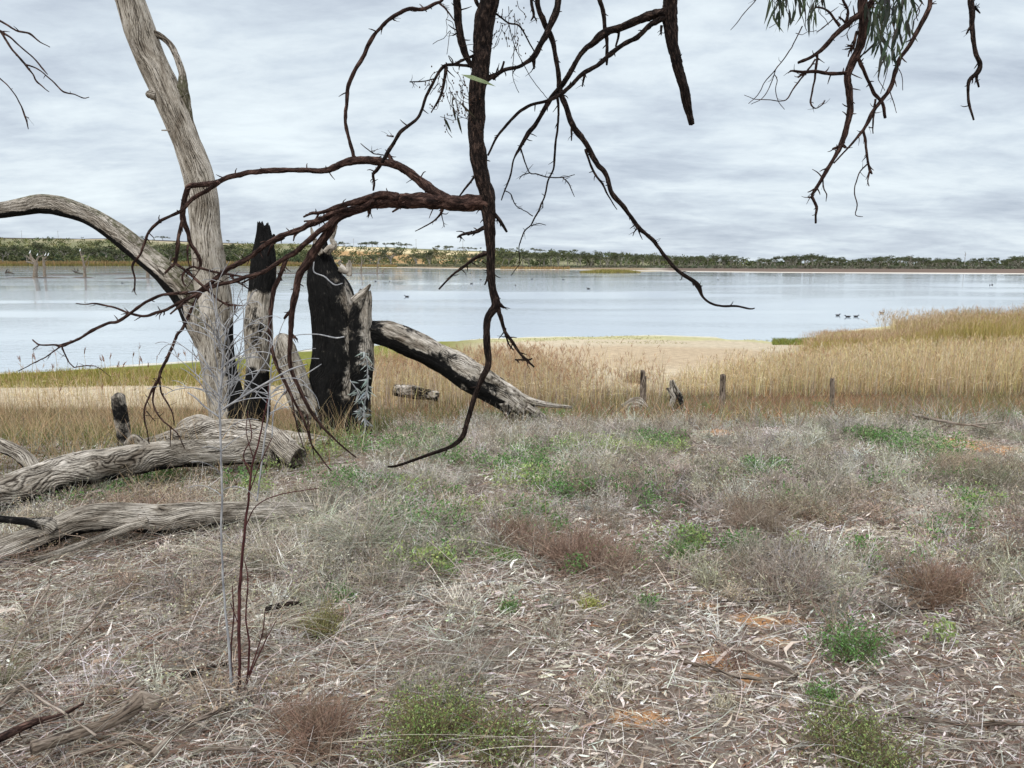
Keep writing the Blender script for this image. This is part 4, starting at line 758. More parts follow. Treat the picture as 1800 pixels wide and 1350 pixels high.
def groundcover():
    mb = MB(); n = 7000; x, y = inview(n, 2.6, 8.3, -.80, .80, 1.75)
    dens = np.clip(.16 + .95 * sm((y - 2.9) / 1.6), 0, 1) * (1 - .85 * nearmask(x, y, BARE)) * np.clip(.70 + 1.6 * fbm(xy0(x, y, 1.3), 3, 13), .06, 1)
    keep = (rng.random(n) < dens) & (rng.random(n) > 1.3 * nearmask(x, y, LOGB)); keep &= ~((x < -1.2) & (y > 5.5)); x, y = x[keep], y[keep]; n = len(x)
    sel = fbm(xy0(x, y, .8), 3, 19) + rng.normal(0, .18, n) - .12 * sm((y - 6) / 1.5)
    cols = np.where(sel[:, None] > .22, pal(BRN, n, .12), pal(GREY, n, .18)); back = sm((y - 6.0) / 1.2)
    cols = cols * (1 - .0 * back[:, None]) 
    big = rng.random(n) < .35; h = rng.uniform(.05, .13, n) + .05 * big + .02 * back * (x > -.8); rd_ = rng.uniform(.07, .14, n) + .09 * big
    tips, I = bushes(mb, onG(x, y), rd_, h, 22, 4, cols, .0040, None, .5, 1.0, (.3, .65))
    k = rng.random(len(tips)) < .55; T_ = tips[k]; m = len(T_); J = np.repeat(np.arange(m), 2); cb_ = cols[I[k]] * np.where(rng.random((m, 1)) < .22, [.82, .93, .66], [1.0, .95, .87])
    cards_(mb, T_[J] + rng.normal(0, .008, (2 * m, 3)), rng.uniform(.008, .017, 2 * m), np.clip(cb_[J] * rng.uniform(.6, 1.35, (2 * m, 1)), .01, .9))
    # fine curved straw strands lying over each other, mostly at the left
    n = 38000; x, y = inview(n, 2.1, 7.0, -.80, .80, 1.5); k = rng.random(n) < np.where(x < -.05 * y - .1, .95, .30) * (1 - .85 * nearmask(x, y, LOGB)); x, y = x[k], y[k]; n = len(x)
    th = rng.uniform(0, 2 * math.pi, n); d = np.stack([np.cos(th), np.sin(th) * .7, rng.uniform(.0, .55, n)], 1); B_ = onG(x, y, .005)
    ribbons(mb, B_, d, rng.uniform(.10, .38, n), rng.uniform(.0018, .0034, n), np.stack([rng.normal(0, .35, n), rng.normal(0, .35, n), -rng.uniform(.05, .45, n)], 1), pal([(.44, .42, .37), (.36, .33, .29), (.52, .49, .44), (.30, .26, .20), (.28, .17, .12)], n, .18), 5, .4)
    n = 4600; x, y = inview(n, 2.15, 5.2, -.74, -.05, 1.6); th = rng.normal(0, 1.3, n); d = np.stack([np.cos(th), np.sin(th) * .6, rng.uniform(.02, .5, n)], 1)
    ribbons(mb, onG(x, y, .01), d, rng.uniform(.25, .62, n), rng.uniform(.0018, .0032, n), np.stack([rng.normal(0, .25, n), rng.normal(0, .2, n), -rng.uniform(.15, .42, n)], 1), pal([(.56, .53, .47), (.46, .43, .37), (.34, .28, .22), (.24, .14, .10)], n, .18), 7, .4)
    stuff(mb.build('dry_ground_cover', M_dry, smooth=False), 'low grey and brown twiggy ground cover over the bank')
groundcover()
def greens():
    mb = MB(); r = np.random.default_rng(4)
    spots = [(760, 790, .35, 60), (800, 815, .3, 45), (900, 830, .3, 50), (950, 800, .45, 80), (1040, 795, .4, 70), (1130, 785, .3, 40), (1160, 780, .25, 30), (690, 800, .3, 40), (730, 770, .3, 40), (640, 790, .3, 30), (580, 850, .25, 30), (920, 855, .3, 50), (985, 865, .28, 60), (1350, 840, .22, 30), (1330, 830, .1, 14), (1620, 790, .5, 120), (1560, 775, .35, 60), (1600, 810, .35, 60), (1520, 775, .2, 24), (740, 925, .3, 40), (770, 940, .2, 30), (620, 870, .25, 40), (660, 865, .2, 30), (960, 740, .3, 40), (880, 745, .25, 40), (905, 735, .2, 30),
             (120, 880, .45, 80), (80, 885, .3, 60), (200, 850, .4, 60), (260, 845, .3, 60), (560, 800, .3, 40), (600, 775, .3, 30), (430, 855, .15, 24), (450, 870, .12, 20), (1240, 735, .15, 24), (1220, 960, .06, 10), (1400, 975, .05, 8), (1230, 970, .05, 8), (1650, 1135, .04, 8), (770, 1005, .1, 16), (720, 1000, .12, 16), (1180, 800, .2, 26), (1100, 805, .25, 30), (640, 740, .2, 20), (1780, 745, .2, 30), (1310, 968, .06, 10), (1275, 975, .05, 7), (1010, 1015, .05, 8), (1520, 980, .1, 12), (830, 905, .1, 12), (1440, 715, .18, 24), (1245, 718, .18, 24)]
    for _ in range(46): spots.append((r.uniform(480, 1780), r.uniform(760, 1000), r.uniform(.08, .3), int(r.integers(5, 16))))
    for (px_, py_, rad, n) in spots:
        g = G(px_, py_); a = r.uniform(0, 6.28, n); q = np.sqrt(r.random(n)) * rad; C = onG(g[0] + np.cos(a) * q, g[1] + np.sin(a) * q * .8)
        base_c = [(.14, .27, .085), (.20, .34, .12), (.09, .18, .055)] if r.random() < .75 else [(.34, .42, .15), (.28, .36, .14)]
        m = n * 16; I = np.repeat(np.arange(n), 16); hgt = r.uniform(.02, .13, m); B_ = C[I] + r.normal(0, .03, (m, 3)) * (1, 1, 0) + np.stack([hgt * 0, hgt * 0, hgt], 1)
        leafs(mb, B_, r.normal(0, 1, (m, 3)) + (0, 0, .7), r.uniform(.012, .030, m), r.uniform(.006, .012, m), pal(base_c, m, .25, r), .2, r)
        ribbons(mb, C, r.normal(0, .35, (n, 3)) * (1, 1, 0) + (0, 0, 1), r.uniform(.05, .14, n), .003, r.normal(0, .1, (n, 3)), pal([(.14, .17, .07)], n, .2, r), 2)
    stuff(mb.build('green_weeds', M_leaf, smooth=False), 'small bright green weeds scattered through the dry ground cover')
greens()
# plants that can be told apart
def plant(name, label, px_, py_, rad, h, n1, n2, cs, cat='shrub', w=.003, leaves=None, seed=0, droop=.25, spread=1.0, trans=None):
    g = G(px_, py_); r = np.random.default_rng(1000 + seed); mb = MB(); k = 7; a = r.uniform(0, 6.28, k); q = np.sqrt(r.random(k)) * rad * .6; q[0] = 0
    C = onG(g[0] + np.cos(a) * q, g[1] + np.sin(a) * q); hh = h * (1 - .45 * (q / rad)); tips, I = bushes(mb, C, rad * .62, hh, n1, n2, pal(cs, k, .1, r), w, r, droop, spread)
    if leaves is None: return tag(mb.build(name, M_dry, smooth=False), label, cat)
    root = empty(name, g, label, cat); mb.build('stems', M_dry, root, False)
    lc, ll, per = leaves; lb = MB(); T_ = np.repeat(tips, per, 0); m = len(T_); T_ = T_ + r.normal(0, .013, (m, 3)); T_[:, 2] = np.maximum(T_[:, 2], H(T_[:, 0], T_[:, 1]) + .004)
    leafs(lb, T_, r.normal(0, 1, (m, 3)) + (0, 0, .8), r.uniform(.6, 1.2, m) * ll, r.uniform(.6, 1.2, m) * ll * .38, pal(lc, m, .25, r), .15, r); lb.build('leaves', M_leaf, root, False); return root
GR = [(.20, .30, .085), (.27, .36, .11), (.12, .19, .055), (.38, .41, .17)]; GR2 = [(.14, .29, .08), (.21, .37, .12), (.09, .18, .055)]
plant('low_shrub', 'dense low green shrub at the bottom edge, left of centre', 735, 1310, .27, .14, 34, 4, [(.16, .13, .07), (.2, .16, .09)], leaves=(GR, .011, 3), seed=1)
plant('low_shrub', 'thinner green shrub at the bottom edge right beside the dense one', 890, 1330, .22, .11, 26, 4, [(.16, .13, .07)], leaves=(GR, .011, 2), seed=2)
plant('low_shrub', 'olive green shrub at the bottom edge on the right', 1530, 1335, .25, .12, 32, 4, [(.16, .13, .07)], leaves=([(.24, .31, .10), (.36, .41, .16), (.14, .20, .065)], .011, 3), seed=3)
plant('leafy_weed', 'fresh green leafy plant with several upright sprigs right of the orange sand', 1500, 1160, .20, .13, 16, 3, [(.14, .15, .07)], 'plant', leaves=(GR2, .015, 3), seed=4)
plant('leafy_weed', 'small green sprig just below the leafy plant on the right', 1440, 1235, .07, .08, 8, 3, [(.12, .15, .06)], 'plant', leaves=(GR2, .013, 2), seed=5)
plant('leafy_weed', 'bright green sprig beside the dark hole left of centre', 602, 1060, .10, .08, 10, 3, [(.12, .15, .06)], 'plant', leaves=([(.13, .30, .08), (.17, .33, .10)], .013, 3), seed=6)
plant('low_shrub', 'small olive bush below the bright green sprig left of centre', 570, 1115, .10, .13, 20, 4, [(.20, .18, .09)], leaves=([(.24, .27, .09), (.32, .29, .12)], .009, 2), seed=7)
plant('dry_shrub', 'rust-brown wiry shrub at the bottom left of centre', 545, 1300, .24, .13, 55, 6, RUST, w=.0024, seed=8)
plant('dry_shrub', 'reddish rounded wiry shrub at the right edge of the litter', 1655, 1050, .30, .16, 60, 6, RUST, w=.0028, seed=9)
plant('dry_shrub', 'large purple-brown dead shrub right of the middle, in front of the bushes', 1010, 985, .50, .17, 80, 6, [(.32, .22, .17), (.38, .29, .22), (.26, .17, .13)], w=.0032, seed=10)
plant('dry_shrub', 'dark brown dead tuft left of the purple-brown shrub', 905, 960, .20, .18, 40, 4, RUST, w=.003, seed=11)
plant('dry_shrub', 'brown tuft in the middle of the right-hand dry brush', 1330, 925, .30, .17, 50, 5, BRN, w=.003, seed=12)
plant('dry_shrub', 'wide grey-brown dead shrub with pale straws in front right', 1400, 1035, .45, .17, 60, 5, [(.30, .23, .18), (.36, .31, .26)], w=.003, seed=13)
plant('dry_shrub', 'dark twiggy mat near the right edge below the green patch', 1700, 855, .5, .16, 70, 5, [(.20, .18, .13), (.26, .23, .17)], w=.0032, seed=14)
plant('dry_shrub', 'grey wiry mat lying in the middle foreground', 800, 1190, .34, .06, 60, 5, [(.32, .29, .25), (.27, .23, .19)], w=.0022, seed=15)
plant('leafy_weed', 'yellow-green cushion plant in the centre foreground', 1042, 1070, .07, .045, 14, 3, [(.3, .3, .1)], 'plant', leaves=([(.50, .50, .18), (.42, .44, .14)], .009, 3), seed=16)
plant('leafy_weed', 'small green weed right of the yellow cushion plant', 1138, 1068, .055, .06, 9, 3, [(.12, .15, .06)], 'plant', leaves=(GR2, .012, 3), seed=17)
plant('leafy_weed', 'flat bright green patch below the dark brown tuft', 885, 985, .13, .05, 12, 3, [(.12, .17, .06)], 'plant', leaves=([(.18, .32, .09), (.24, .36, .12)], .014, 3), seed=18)
plant('leafy_weed', 'pale green weed left of the flat bright green patch', 790, 1010, .10, .05, 10, 3, [(.14, .2, .07)], 'plant', leaves=([(.24, .36, .12)], .013, 2), seed=19)
plant('leafy_weed', 'green weed cluster right of the purple-brown shrub', 1200, 985, .12, .10, 10, 3, [(.14, .2, .07)], 'plant', leaves=(GR2, .014, 3), seed=20)
plant('leafy_weed', 'small green weed above the grey wiry mat', 890, 1075, .06, .05, 8, 3, [(.14, .2, .07)], 'plant', leaves=(GR2, .012, 2), seed=21)
plant('dry_shrub', 'small dark bush at the sand edge behind the left fence post', 1118, 672, .45, .35, 40, 4, [(.14, .09, .07), (.2, .14, .1)], w=.012, seed=22)
# arching dry grass tussocks
def tussock(label, px_, py_, L, n, cs, seed, up=1.0, rad=.06, w=.0035, dirx=0.0):
    g = G(px_, py_); r = np.random.default_rng(2000 + seed); mb = MB(); a = r.uniform(0, 6.28, n); B_ = onG(g[0] + np.cos(a) * rad * r.random(n), g[1] + np.sin(a) * rad * r.random(n))
    d = np.stack([np.cos(a) * r.uniform(.2, .9, n) + dirx, np.sin(a) * r.uniform(.2, .8, n), np.full(n, up)], 1)
    ribbons(mb, B_, d, r.uniform(.45, 1.0, n) * L, w, np.stack([np.cos(a) * .25 + dirx * .3, np.sin(a) * .2, -r.uniform(.25, .8, n)], 1), pal(cs, n, .15, r), 8, .3, seedr=r)
    return tag(mb.build('dry_tussock', M_dry, smooth=False), label, 'grass tuft')
ST = [(.48, .44, .35), (.38, .35, .27), (.58, .53, .43)]
tussock('wide arching grey-green grass tussock left of the middle', 640, 965, .60, 330, [(.33, .34, .27), (.40, .39, .31), (.28, .28, .20)], 1, .8, .12, .0034)
tussock('tangled straw tussock right of the lower grey log', 560, 935, .55, 260, ST, 2, .6, .14, .0034)
tussock('straw tussock in front of the end of the lower grey log', 470, 1000, .55, 240, ST, 3, .7, .12, .003)
tussock('arching straw tuft over a dark hollow left of the olive bush', 470, 1110, .40, 110, ST, 4, .8, .06, .0026, .3)
tussock('tangled straw at the left edge below the lower grey log', 60, 1110, .34, 200, ST, 5, .5, .15, .0028)
tussock('grey straw tussock growing over the lower grey log', 400, 985, .38, 150, ST, 6, .8, .10, .003)
tussock('greenish stalky tuft at the extreme left edge', 8, 1210, .35, 130, [(.2, .2, .12), (.3, .27, .19)], 7, 1.6, .05, .0028)
tussock('tangle of dry stalks in the bottom left corner', 120, 1300, .38, 300, [(.3, .25, .19), (.40, .35, .28), (.2, .13, .1)], 8, .4, .22, .0026)
tussock('spiky pale dead tuft right of centre among the grey-brown shrub', 1425, 1040, .28, 120, [(.5, .47, .42)], 9, 1.2, .05, .0028)
tussock('tall thin pale twigs standing behind the green patch at right', 1480, 760, .45, 160, [(.45, .42, .38), (.38, .36, .33)], 10, 1.2, .2, .004)
tussock('whitish dead brush at the right end of the bank', 1660, 745, .42, 380, [(.44, .42, .40), (.38, .36, .34)], 11, .9, .5, .004)
# ------------------------------------------------------------------ bleached saplings
def stemset(name, label, mtl, pts_list, d, cat='sapling', extra=None):
    root = empty(name, P(pts_list[0][0][0], pts_list[0][0][1], d), label, cat)
    for i, q in enumerate(pts_list):
        b = MB(); a_, c_ = px_path(q, d); tube(b, a_, np.maximum(c_, .0011), 10, .02, .12, seed=300 + i, wob=.4); b.build('stem', mtl, root)
    return root
gS = G(412, 1235); dS = gS[1]
root = stemset('sapling', 'slender dead sapling with bluish stem and pale curled twigs before the leaning trunk', M_silver, [[(411, 1240, 6), (405, 1180, 5), (402, 1130, 4.5), (396, 1070, 4), (391, 1000, 3.6), (389, 930, 3.6), (391, 870, 3.6), (388, 800, 3.6), (387, 740, 3.8), (385, 700, 3), (390, 660, 4), (392, 620, 3), (396, 590, 2)]], dS)
b = MB(); r = np.random.default_rng(55); Ds = dS
def curl(b, x, y, ang, L, wpx, cur, d):
    pts = [(x, y, wpx)]; n_ = 6
    for k in range(n_): ang += cur * (.35 + .3 * r.random()) + r.normal(0, .05); x += math.sin(ang) * L / n_; y -= math.cos(ang) * L / n_; pts.append((x, y, wpx * (1 - .09 * k)))
    a_, c_ = px_path(pts, d, d + r.normal(0, .06)); tube(b, a_, np.maximum(c_ , .0011), 6, .015, .05, cap=False, seed=int(r.integers(99))); return pts
for k in range(34):
    t = r.random(); y0 = 560 + 170 * t; x0 = 388 + (y0 - 700) * -.02 + r.normal(0, 4); s_ = r.choice([-1, 1], p=[.35, .65])
    q = curl(b, x0, y0 + 10, s_ * r.uniform(.15, .9), r.uniform(50, 130), 2.1, s_ * r.uniform(-.35, .5), Ds)
    for _ in range(2): m_ = q[r.integers(2, 6)]; curl(b, m_[0], m_[1], s_ * r.uniform(-.3, 1.1), r.uniform(20, 60), 1.4, s_ * r.uniform(-.5, .9), Ds)
for k in range(6): s_ = r.choice([-1, 1], p=[.4, .6]); y0 = r.uniform(740, 900); curl(b, 389, y0, s_ * r.uniform(.3, 1.2), r.uniform(30, 110), 1.5, s_ * r.uniform(.1, .8), Ds)
for q in ([(391, 720, 4), (430, 695, 4), (470, 672, 3.5), (510, 650, 3), (540, 640, 2)], [(388, 735, 3), (360, 715, 3), (345, 700, 3), (330, 690, 2)], [(420, 702, 3), (450, 660, 3), (470, 630, 2), (476, 595, 2)], [(470, 673, 2.5), (500, 665, 2), (530, 668, 1.6), (548, 690, 1.5)], [(405, 690, 2.5), (425, 600, 2), (428, 545, 1.8), (420, 520, 1.5)]):
    a_, c_ = px_path(q, Ds); tube(b, a_, np.maximum(c_, .0011), 6, .02, .1)
b.build('twigs', M_silver, root)
root = stemset('sapling', 'thin leafless dark red sapling beside the bluish one', M_red, [[(419, 1238, 7), (421, 1180, 6), (420, 1100, 6), (422, 1030, 6), (426, 980, 5), (430, 930, 5), (437, 880, 4), (441, 840, 4), (445, 810, 3.4), (455, 780, 3), (462, 740, 2.6), (470, 700, 2), (472, 672, 1.4)],
    [(428, 1235, 4), (436, 1180, 4), (438, 1130, 3.6), (432, 1085, 3), (436, 1020, 2.2), (430, 985, 1.6)], [(404, 1236, 5), (407, 1190, 4), (406, 1140, 3.4), (411, 1080, 2.4), (408, 1030, 1.8)], [(432, 1200, 3.4), (450, 1150, 2.6), (462, 1110, 2), (466, 1070, 1.6)], [(424, 1228, 4), (442, 1180, 3), (470, 1120, 2), (486, 1090, 1.4)]], dS + .03)
b = MB()
for q in ([(441, 838, 3), (428, 800, 2.4), (442, 770, 2), (438, 735, 1.6)], [(443, 822, 2), (425, 808, 2)], [(430, 930, 2.5), (450, 890, 2), (490, 870, 2), (560, 858, 1.5)], [(437, 870, 2.4), (455, 820, 2), (478, 770, 1.6)], [(420, 1100, 2), (405, 1060, 1.6)], [(445, 805, 2), (433, 760, 1.6), (436, 722, 1.4)]):
    a_, c_ = px_path(q, dS + .03); tube(b, a_, np.maximum(c_, .0011), 6, .02, .1)
b.build('twigs', M_red, root)
r = np.random.default_rng(56); d5 = 4.6
root = stemset('sapling', 'pale leafless sapling with long curling twigs in front of the burnt stumps', M_silver, [[(452, 880, 3), (458, 830, 3), (464, 780, 3), (470, 740, 3), (473, 700, 2.6), (478, 640, 2.2), (486, 600, 1.6)], [(478, 770, 2.2), (482, 720, 2.2), (500, 690, 3), (520, 670, 2), (550, 650, 2), (565, 640, 1.6)]], d5)
b = MB()
for k in range(20):
    y0 = r.uniform(600, 730); s_ = r.choice([-1, 1], p=[.3, .7]); q = curl(b, 476 + (700 - y0) * .05, y0, s_ * r.uniform(.2, 1.2), r.uniform(40, 120), 1.7, s_ * r.uniform(-.1, .7), d5)
for q in ([(540, 612, 2), (560, 588, 2), (580, 590, 2.4), (597, 596, 2.4), (610, 592, 2)], [(541, 453, 2), (551, 475, 2), (570, 486, 2), (588, 499, 2.4), (605, 499, 1.6)]) if False else ():
    pass
b.build('twigs', M_silver, root)
for q, lb in (([(510, 592, 1.2), (530, 588, 1.5), (560, 588, 2.2), (590, 594, 2.8), (605, 592, 2.2)], 'pale bent twig low across the black face of the broad burnt stump'), ([(552, 460, 2), (552, 478, 2.4), (570, 486, 2.4), (580, 495, 2.4), (590, 501, 2.2), (602, 498, 1.6)], 'pale kinked twig high across the black face of the broad burnt stump')):
    b = MB(); a_, c_ = px_path(q, 7.6); tube(b, a_, c_, 8, .02, .1); tag(b.build('twig', M_silver), lb, 'twig')
# silver-leaved sprig at the foot of the broad stump
g = P(642, 750, 7.4); root = empty('silver_plant', g, 'silvery narrow-leaved sprig growing up the right side of the broad burnt stump', 'plant'); b = MB(); lf = MB(); r = np.random.default_rng(9)
for q in ([(642, 760, 3), (640, 720, 3), (645, 680, 2.4), (646, 640, 2), (640, 618, 1.6)], [(642, 720, 2), (630, 690, 2), (615, 668, 1.6)], [(645, 700, 2), (648, 660, 1.6)], [(642, 740, 2), (632, 715, 1.6)]):
    a_, c_ = px_path(q, 7.4); tube(b, a_, c_, 6, .03, .1)
    k = r.integers(1, len(a_), 26); t_ = r.random(26)[:, None]; B_ = a_[k] * t_ + a_[k - 1] * (1 - t_); leafs(lf, B_, np.stack([r.normal(0, .8, 26), r.normal(0, .5, 26), -r.uniform(.0, 1, 26)], 1), r.uniform(.06, .13, 26), .015, pal([(.40, .43, .41), (.30, .35, .33)], 26, .12, r), .15, r)
b.build('stem', M_silver, root); lf.build('leaves', M_leaf, root, False)
# ------------------------------------------------------------------ grass, samphire and reeds on the flats
def blades(mb, x, y, h, w, cs, lean=.18, K=3, dz=0, r=None, bendz=-.08, tw=.25):
    r = r or rng; n = len(x); ln = np.where(r.random(n) < .10, lean + .35, lean); d = np.stack([r.normal(0, 1, n) * ln, r.normal(0, 1, n) * ln, np.ones(n)], 1)
    return ribbons(mb, onG(x, y, dz), d, h, w, np.stack([r.normal(0, .12, n), r.normal(0, .12, n), np.full(n, bendz)], 1), cs, K, tw, seedr=r)
def scatter(n, px0, px1, y0, y1):
    w0 = px1 - px0; px1 = px1 + 260 if px1 >= 1860 else px1; px0 = px0 - 260 if px0 <= -40 else px0; n = int(n * (px1 - px0) / w0)
    y = np.sqrt(y0 ** 2 + rng.random(n) * (y1 ** 2 - y0 ** 2)); px_ = px0 + rng.random(n) * (px1 - px0); return (px_ - 900) / F * y, y, px_
mb = MB()                                  # bank slope grass and samphire
x, y, px_ = scatter(90000, -60, 1860, 5.2, 22.2); cr = crest(x); k = (y > cr + .1 - 1.0 * (x < -1.3)) & (y < 20.9 + .6 * fbm(xy0(x, y, .4), 3, 5) + np.where(px_ > 1000, 1.2, np.where(px_ < 560, -2.1, -.2))); x, y, px_, cr = x[k], y[k], px_[k], cr[k]; n = len(x)
t = (y - cr) / (20 - cr); s1 = fbm(xy0(x, y, .35), 3, 61); s2 = fbm(xy0(x, y, .8), 3, 62)
g_ = pal([(.13, .17, .055), (.17, .19, .06), (.20, .18, .08)], n, .2); rd = pal([(.28, .12, .08), (.26, .15, .09), (.36, .18, .10), (.30, .20, .11)], n, .24); st_ = pal([(.38, .28, .15), (.44, .33, .19), (.30, .23, .13)], n, .2); gy = pal([(.30, .27, .20), (.26, .25, .18)], n, .15)
kk = rng.random(n); cc = np.where((kk < .30 + .6 * (1 - t) * (px_ < 700) + s1 * .5)[:, None], g_, np.where((kk < .78 + s2 * .6)[:, None], rd, st_)); cc = np.where((rng.random(n) < .28 + .5 * s2)[:, None], gy, cc)
blades(mb, x, y, rng.uniform(.10, .34, n) * (1 + .3 * s1), rng.uniform(.005, .011, n), cc, .45, 2)
x, y, px_ = scatter(9000, -40, 640, 5.8, 19.5); k = y > crest(x) - .4; x, y = x[k], y[k]; n = len(x); blades(mb, x, y, rng.uniform(.3, .75, n), rng.uniform(.003, .007, n), pal([(.45, .34, .20), (.38, .27, .15)], n, .15), .3, 4, bendz=-.2)
stuff(mb.build('bank_grass', M_dry, smooth=False), 'reddish samphire and green grass on the slope and flat below the bank')
def clumpfield(x, y, f, seed, lo=.45, hi=1.1): return np.clip(lo + (hi - lo) * (.5 + 1.3 * fbm(xy0(x, y, f), 3, seed)), .25, 1.25)
def plumes(mb, Pp, frac, cs, L=.16, r=None):
    r = r or rng; k = r.random(len(Pp)) < frac; T_ = Pp[k][:, -1]; D_ = unit(T_ - Pp[k][:, -2]); m = len(T_); rep = 5; I = np.repeat(np.arange(m), rep)
    sd_ = r.normal(0, 1, (m, 3)) * (.5, .5, 0); d = D_[I] + sd_[I] * .6 + r.normal(0, .28, (m * rep, 3)); ribbons(mb, T_[I] - D_[I] * (.08 * r.random((m * rep, 1))), d, r.uniform(.5, 1, m * rep) * L, r.uniform(.006, .012, m * rep), r.normal(0, .2, (m * rep, 3)), pal(cs, m * rep, .18, r), 2, .5, seedr=r)
GOLD = [(.66, .51, .30), (.56, .42, .22), (.80, .68, .46), (.36, .26, .14), (.60, .53, .26), (.50, .42, .33)]
PL = [(.42, .26, .15), (.32, .18, .11), (.48, .33, .20)]
mb = MB()                                  # golden reeds in front, right
x, y, px_ = scatter(46000, 1120, 1880, 20.9, 30.0); dn = clumpfield(x, y, .5, 31, .1, 1.15); far_ = 20.4 + 5.5 * sm((px_ - 1090) / 200) + 5 * sm((px_ - 1300) / 250); near_ = 20.9 + .7 * fbm(xy0(x, y, .4), 2, 8); k = (rng.random(len(x)) < dn) & (y < far_) & (y > near_); x, y, px_ = x[k], y[k], px_[k]; n = len(x)
h = (1.20 - .35 * sm((y - 24) / 5)) * rng.uniform(.5, 1.18, n) * clumpfield(x, y, .25, 71, .75, 1.1) * IP(px_, [1120, 1200, 1330, 1500, 1650], [.62, .66, .74, .92, 1.0]); Pp = blades(mb, x, y, h, rng.uniform(.007, .014, n), pal(GOLD, n, .24), .09, 4)
plumes(mb, Pp[::2], .35, PL + GOLD, .14); m = n // 2; I = rng.integers(0, n, m); ribbons(mb, Pp[I, 2], rng.normal(0, .5, (m, 3)) * (1, 1, .3) + (0, 0, .6), rng.uniform(.15, .4, m), .010, np.tile([0, 0, -.5], (m, 1)), pal(GOLD, m, .15), 2)
stuff(mb.build('golden_reeds', M_dry, smooth=False), 'dense golden dry reeds on the right side of the flat')
mb = MB()                                  # reeds behind the fallen limb
x, y, px_ = scatter(22000, 585, 1170, 19.0, 25.5); dn = clumpfield(x, y, .6, 33) * (1 - .80 * sm((px_ - 960) / 120)) * (1 - .7 * sm((y - 22) / 2) * sm((px_ - 900) / 100)); k = (rng.random(len(x)) < dn) ; x, y, px_ = x[k], y[k], px_[k]; n = len(x)
h = 1.28 * rng.uniform(.55, 1.12, n) * clumpfield(x, y, .35, 72, .7, 1.08) * (1 - .12 * sm((px_ - 900) / 100)); Pp = blades(mb, x, y, h, rng.uniform(.006, .013, n), pal(GOLD + [(.40, .31, .22), (.48, .42, .36)], n, .15), .08, 4)
plumes(mb, Pp, .22, PL, .17); m = n // 2; I = rng.integers(0, n, m); ribbons(mb, Pp[I, 2], rng.normal(0, .5, (m, 3)) * (1, 1, .3) + (0, 0, .6), rng.uniform(.15, .4, m), .010, np.tile([0, 0, -.5], (m, 1)), pal(GOLD, m, .15), 2)
stuff(mb.build('tan_reeds', M_dry, smooth=False), 'tan reeds with brown seed heads behind the fallen limb')
mb = MB()                                  # tall olive reeds at the water, right
OL = [(.36, .30, .09), (.42, .34, .12), (.28, .25, .07), (.48, .38, .16), (.50, .40, .20)]
x, y, px_ = scatter(46000, 1385, 1900, 32.0, 44.0); gap = sm((px_ - 1395) / 60); k = (rng.random(len(x)) < clumpfield(x, y, .3, 35) * gap * (1 - .0 * px_)); x, y, px_ = x[k], y[k], px_[k]; n = len(x)
prof = IP(px_, [1380, 1420, 1460, 1500, 1540, 1600, 1650, 1700, 1800, 1900], [.25, .55, .80, .75, .65, .95, 1.35, 1.6, 1.7, 1.8]) * np.where((px_ < 1570) & (y > 37.5), 0.05, 1); h = prof * rng.uniform(.65, 1.12, n) * clumpfield(x, y, .2, 73, .8, 1.1); Pp = blades(mb, x, y, h, rng.uniform(.012, .024, n), pal(OL, n, .16), .10, 3)
plumes(mb, Pp, .14, [(.50, .38, .25), (.40, .26, .16)], .26)
x, y, px_ = scatter(520, 1545, 1700, 33, 38); n = len(x); Pp = blades(mb, x, y, rng.uniform(1.1, 1.7, n), .012, pal(GOLD, n, .1), .06, 4); plumes(mb, Pp, .9, [(.50, .38, .25)], .22)
x, y, px_ = scatter(2500, 1360, 1480, 36.5, 39.5); n = len(x); blades(mb, x, y, rng.uniform(.08, .22, n), .03, pal([(.16, .20, .04), (.22, .22, .06)], n, .2), .4, 2)
stuff(mb.build('olive_reeds', M_dry, smooth=False), 'taller olive green reeds along the water at the right')
mb = MB()                                  # olive grass strip and thin reeds at the left
x, y, px_ = scatter(26000, -60, 660, 23.3, 28.2); S_ = IP(px_, S_PX, S_Y); k = y < np.minimum(S_ - .7, 27.2) + .3 * fbm(xy0(x, y, .8), 2, 3); x, y, px_ = x[k], y[k], px_[k]; n = len(x)
blades(mb, x, y, rng.uniform(.05, .22, n) * (1 + .6 * sm((px_ - 60) / 60)), rng.uniform(.012, .022, n), pal([(.20, .21, .035), (.27, .25, .05), (.34, .28, .09), (.42, .33, .14)], n, .2), .35, 2)
x, y, px_ = scatter(1500, -60, 640, 18.2, 21.5); n = len(x); Pp = blades(mb, x, y, rng.uniform(.45, 1.05, n), rng.uniform(.006, .010, n), pal(GOLD + [(.35, .22, .12)], n, .15), .14, 4); plumes(mb, Pp, .12, PL, .14)
m = 1200; I = rng.integers(0, n, m); ribbons(mb, Pp[I, 2], rng.normal(0, .6, (m, 3)) * (1, 1, .3) + (0, 0, .5), rng.uniform(.15, .4, m), .009, np.tile([0, 0, -.6], (m, 1)), pal(GOLD, m, .15), 3)
stuff(mb.build('shore_grass', M_dry, smooth=False), 'olive grass strip and thin reeds in front of the water at the left')
mb = MB(); n = 5000; x, y, px_ = scatter(n, 560, 1380, 36, 42.5); S_ = IP(px_, S_PX, S_Y); k = y < S_ - .3; x, y = x[k], y[k]; k = fbm(xy0(x, y, .5) * (0.4, 1.6, 1), 3, 91) > .05; x, y = x[k], y[k]; n = len(x)
blades(mb, x, y, rng.uniform(.02, .07, n), .05, pal([(.34, .33, .17), (.42, .38, .22)], n, .15), .6, 1)
stuff(mb.build('shore_turf', M_dry, smooth=False), 'thin low turf along the edge of the sand flat')
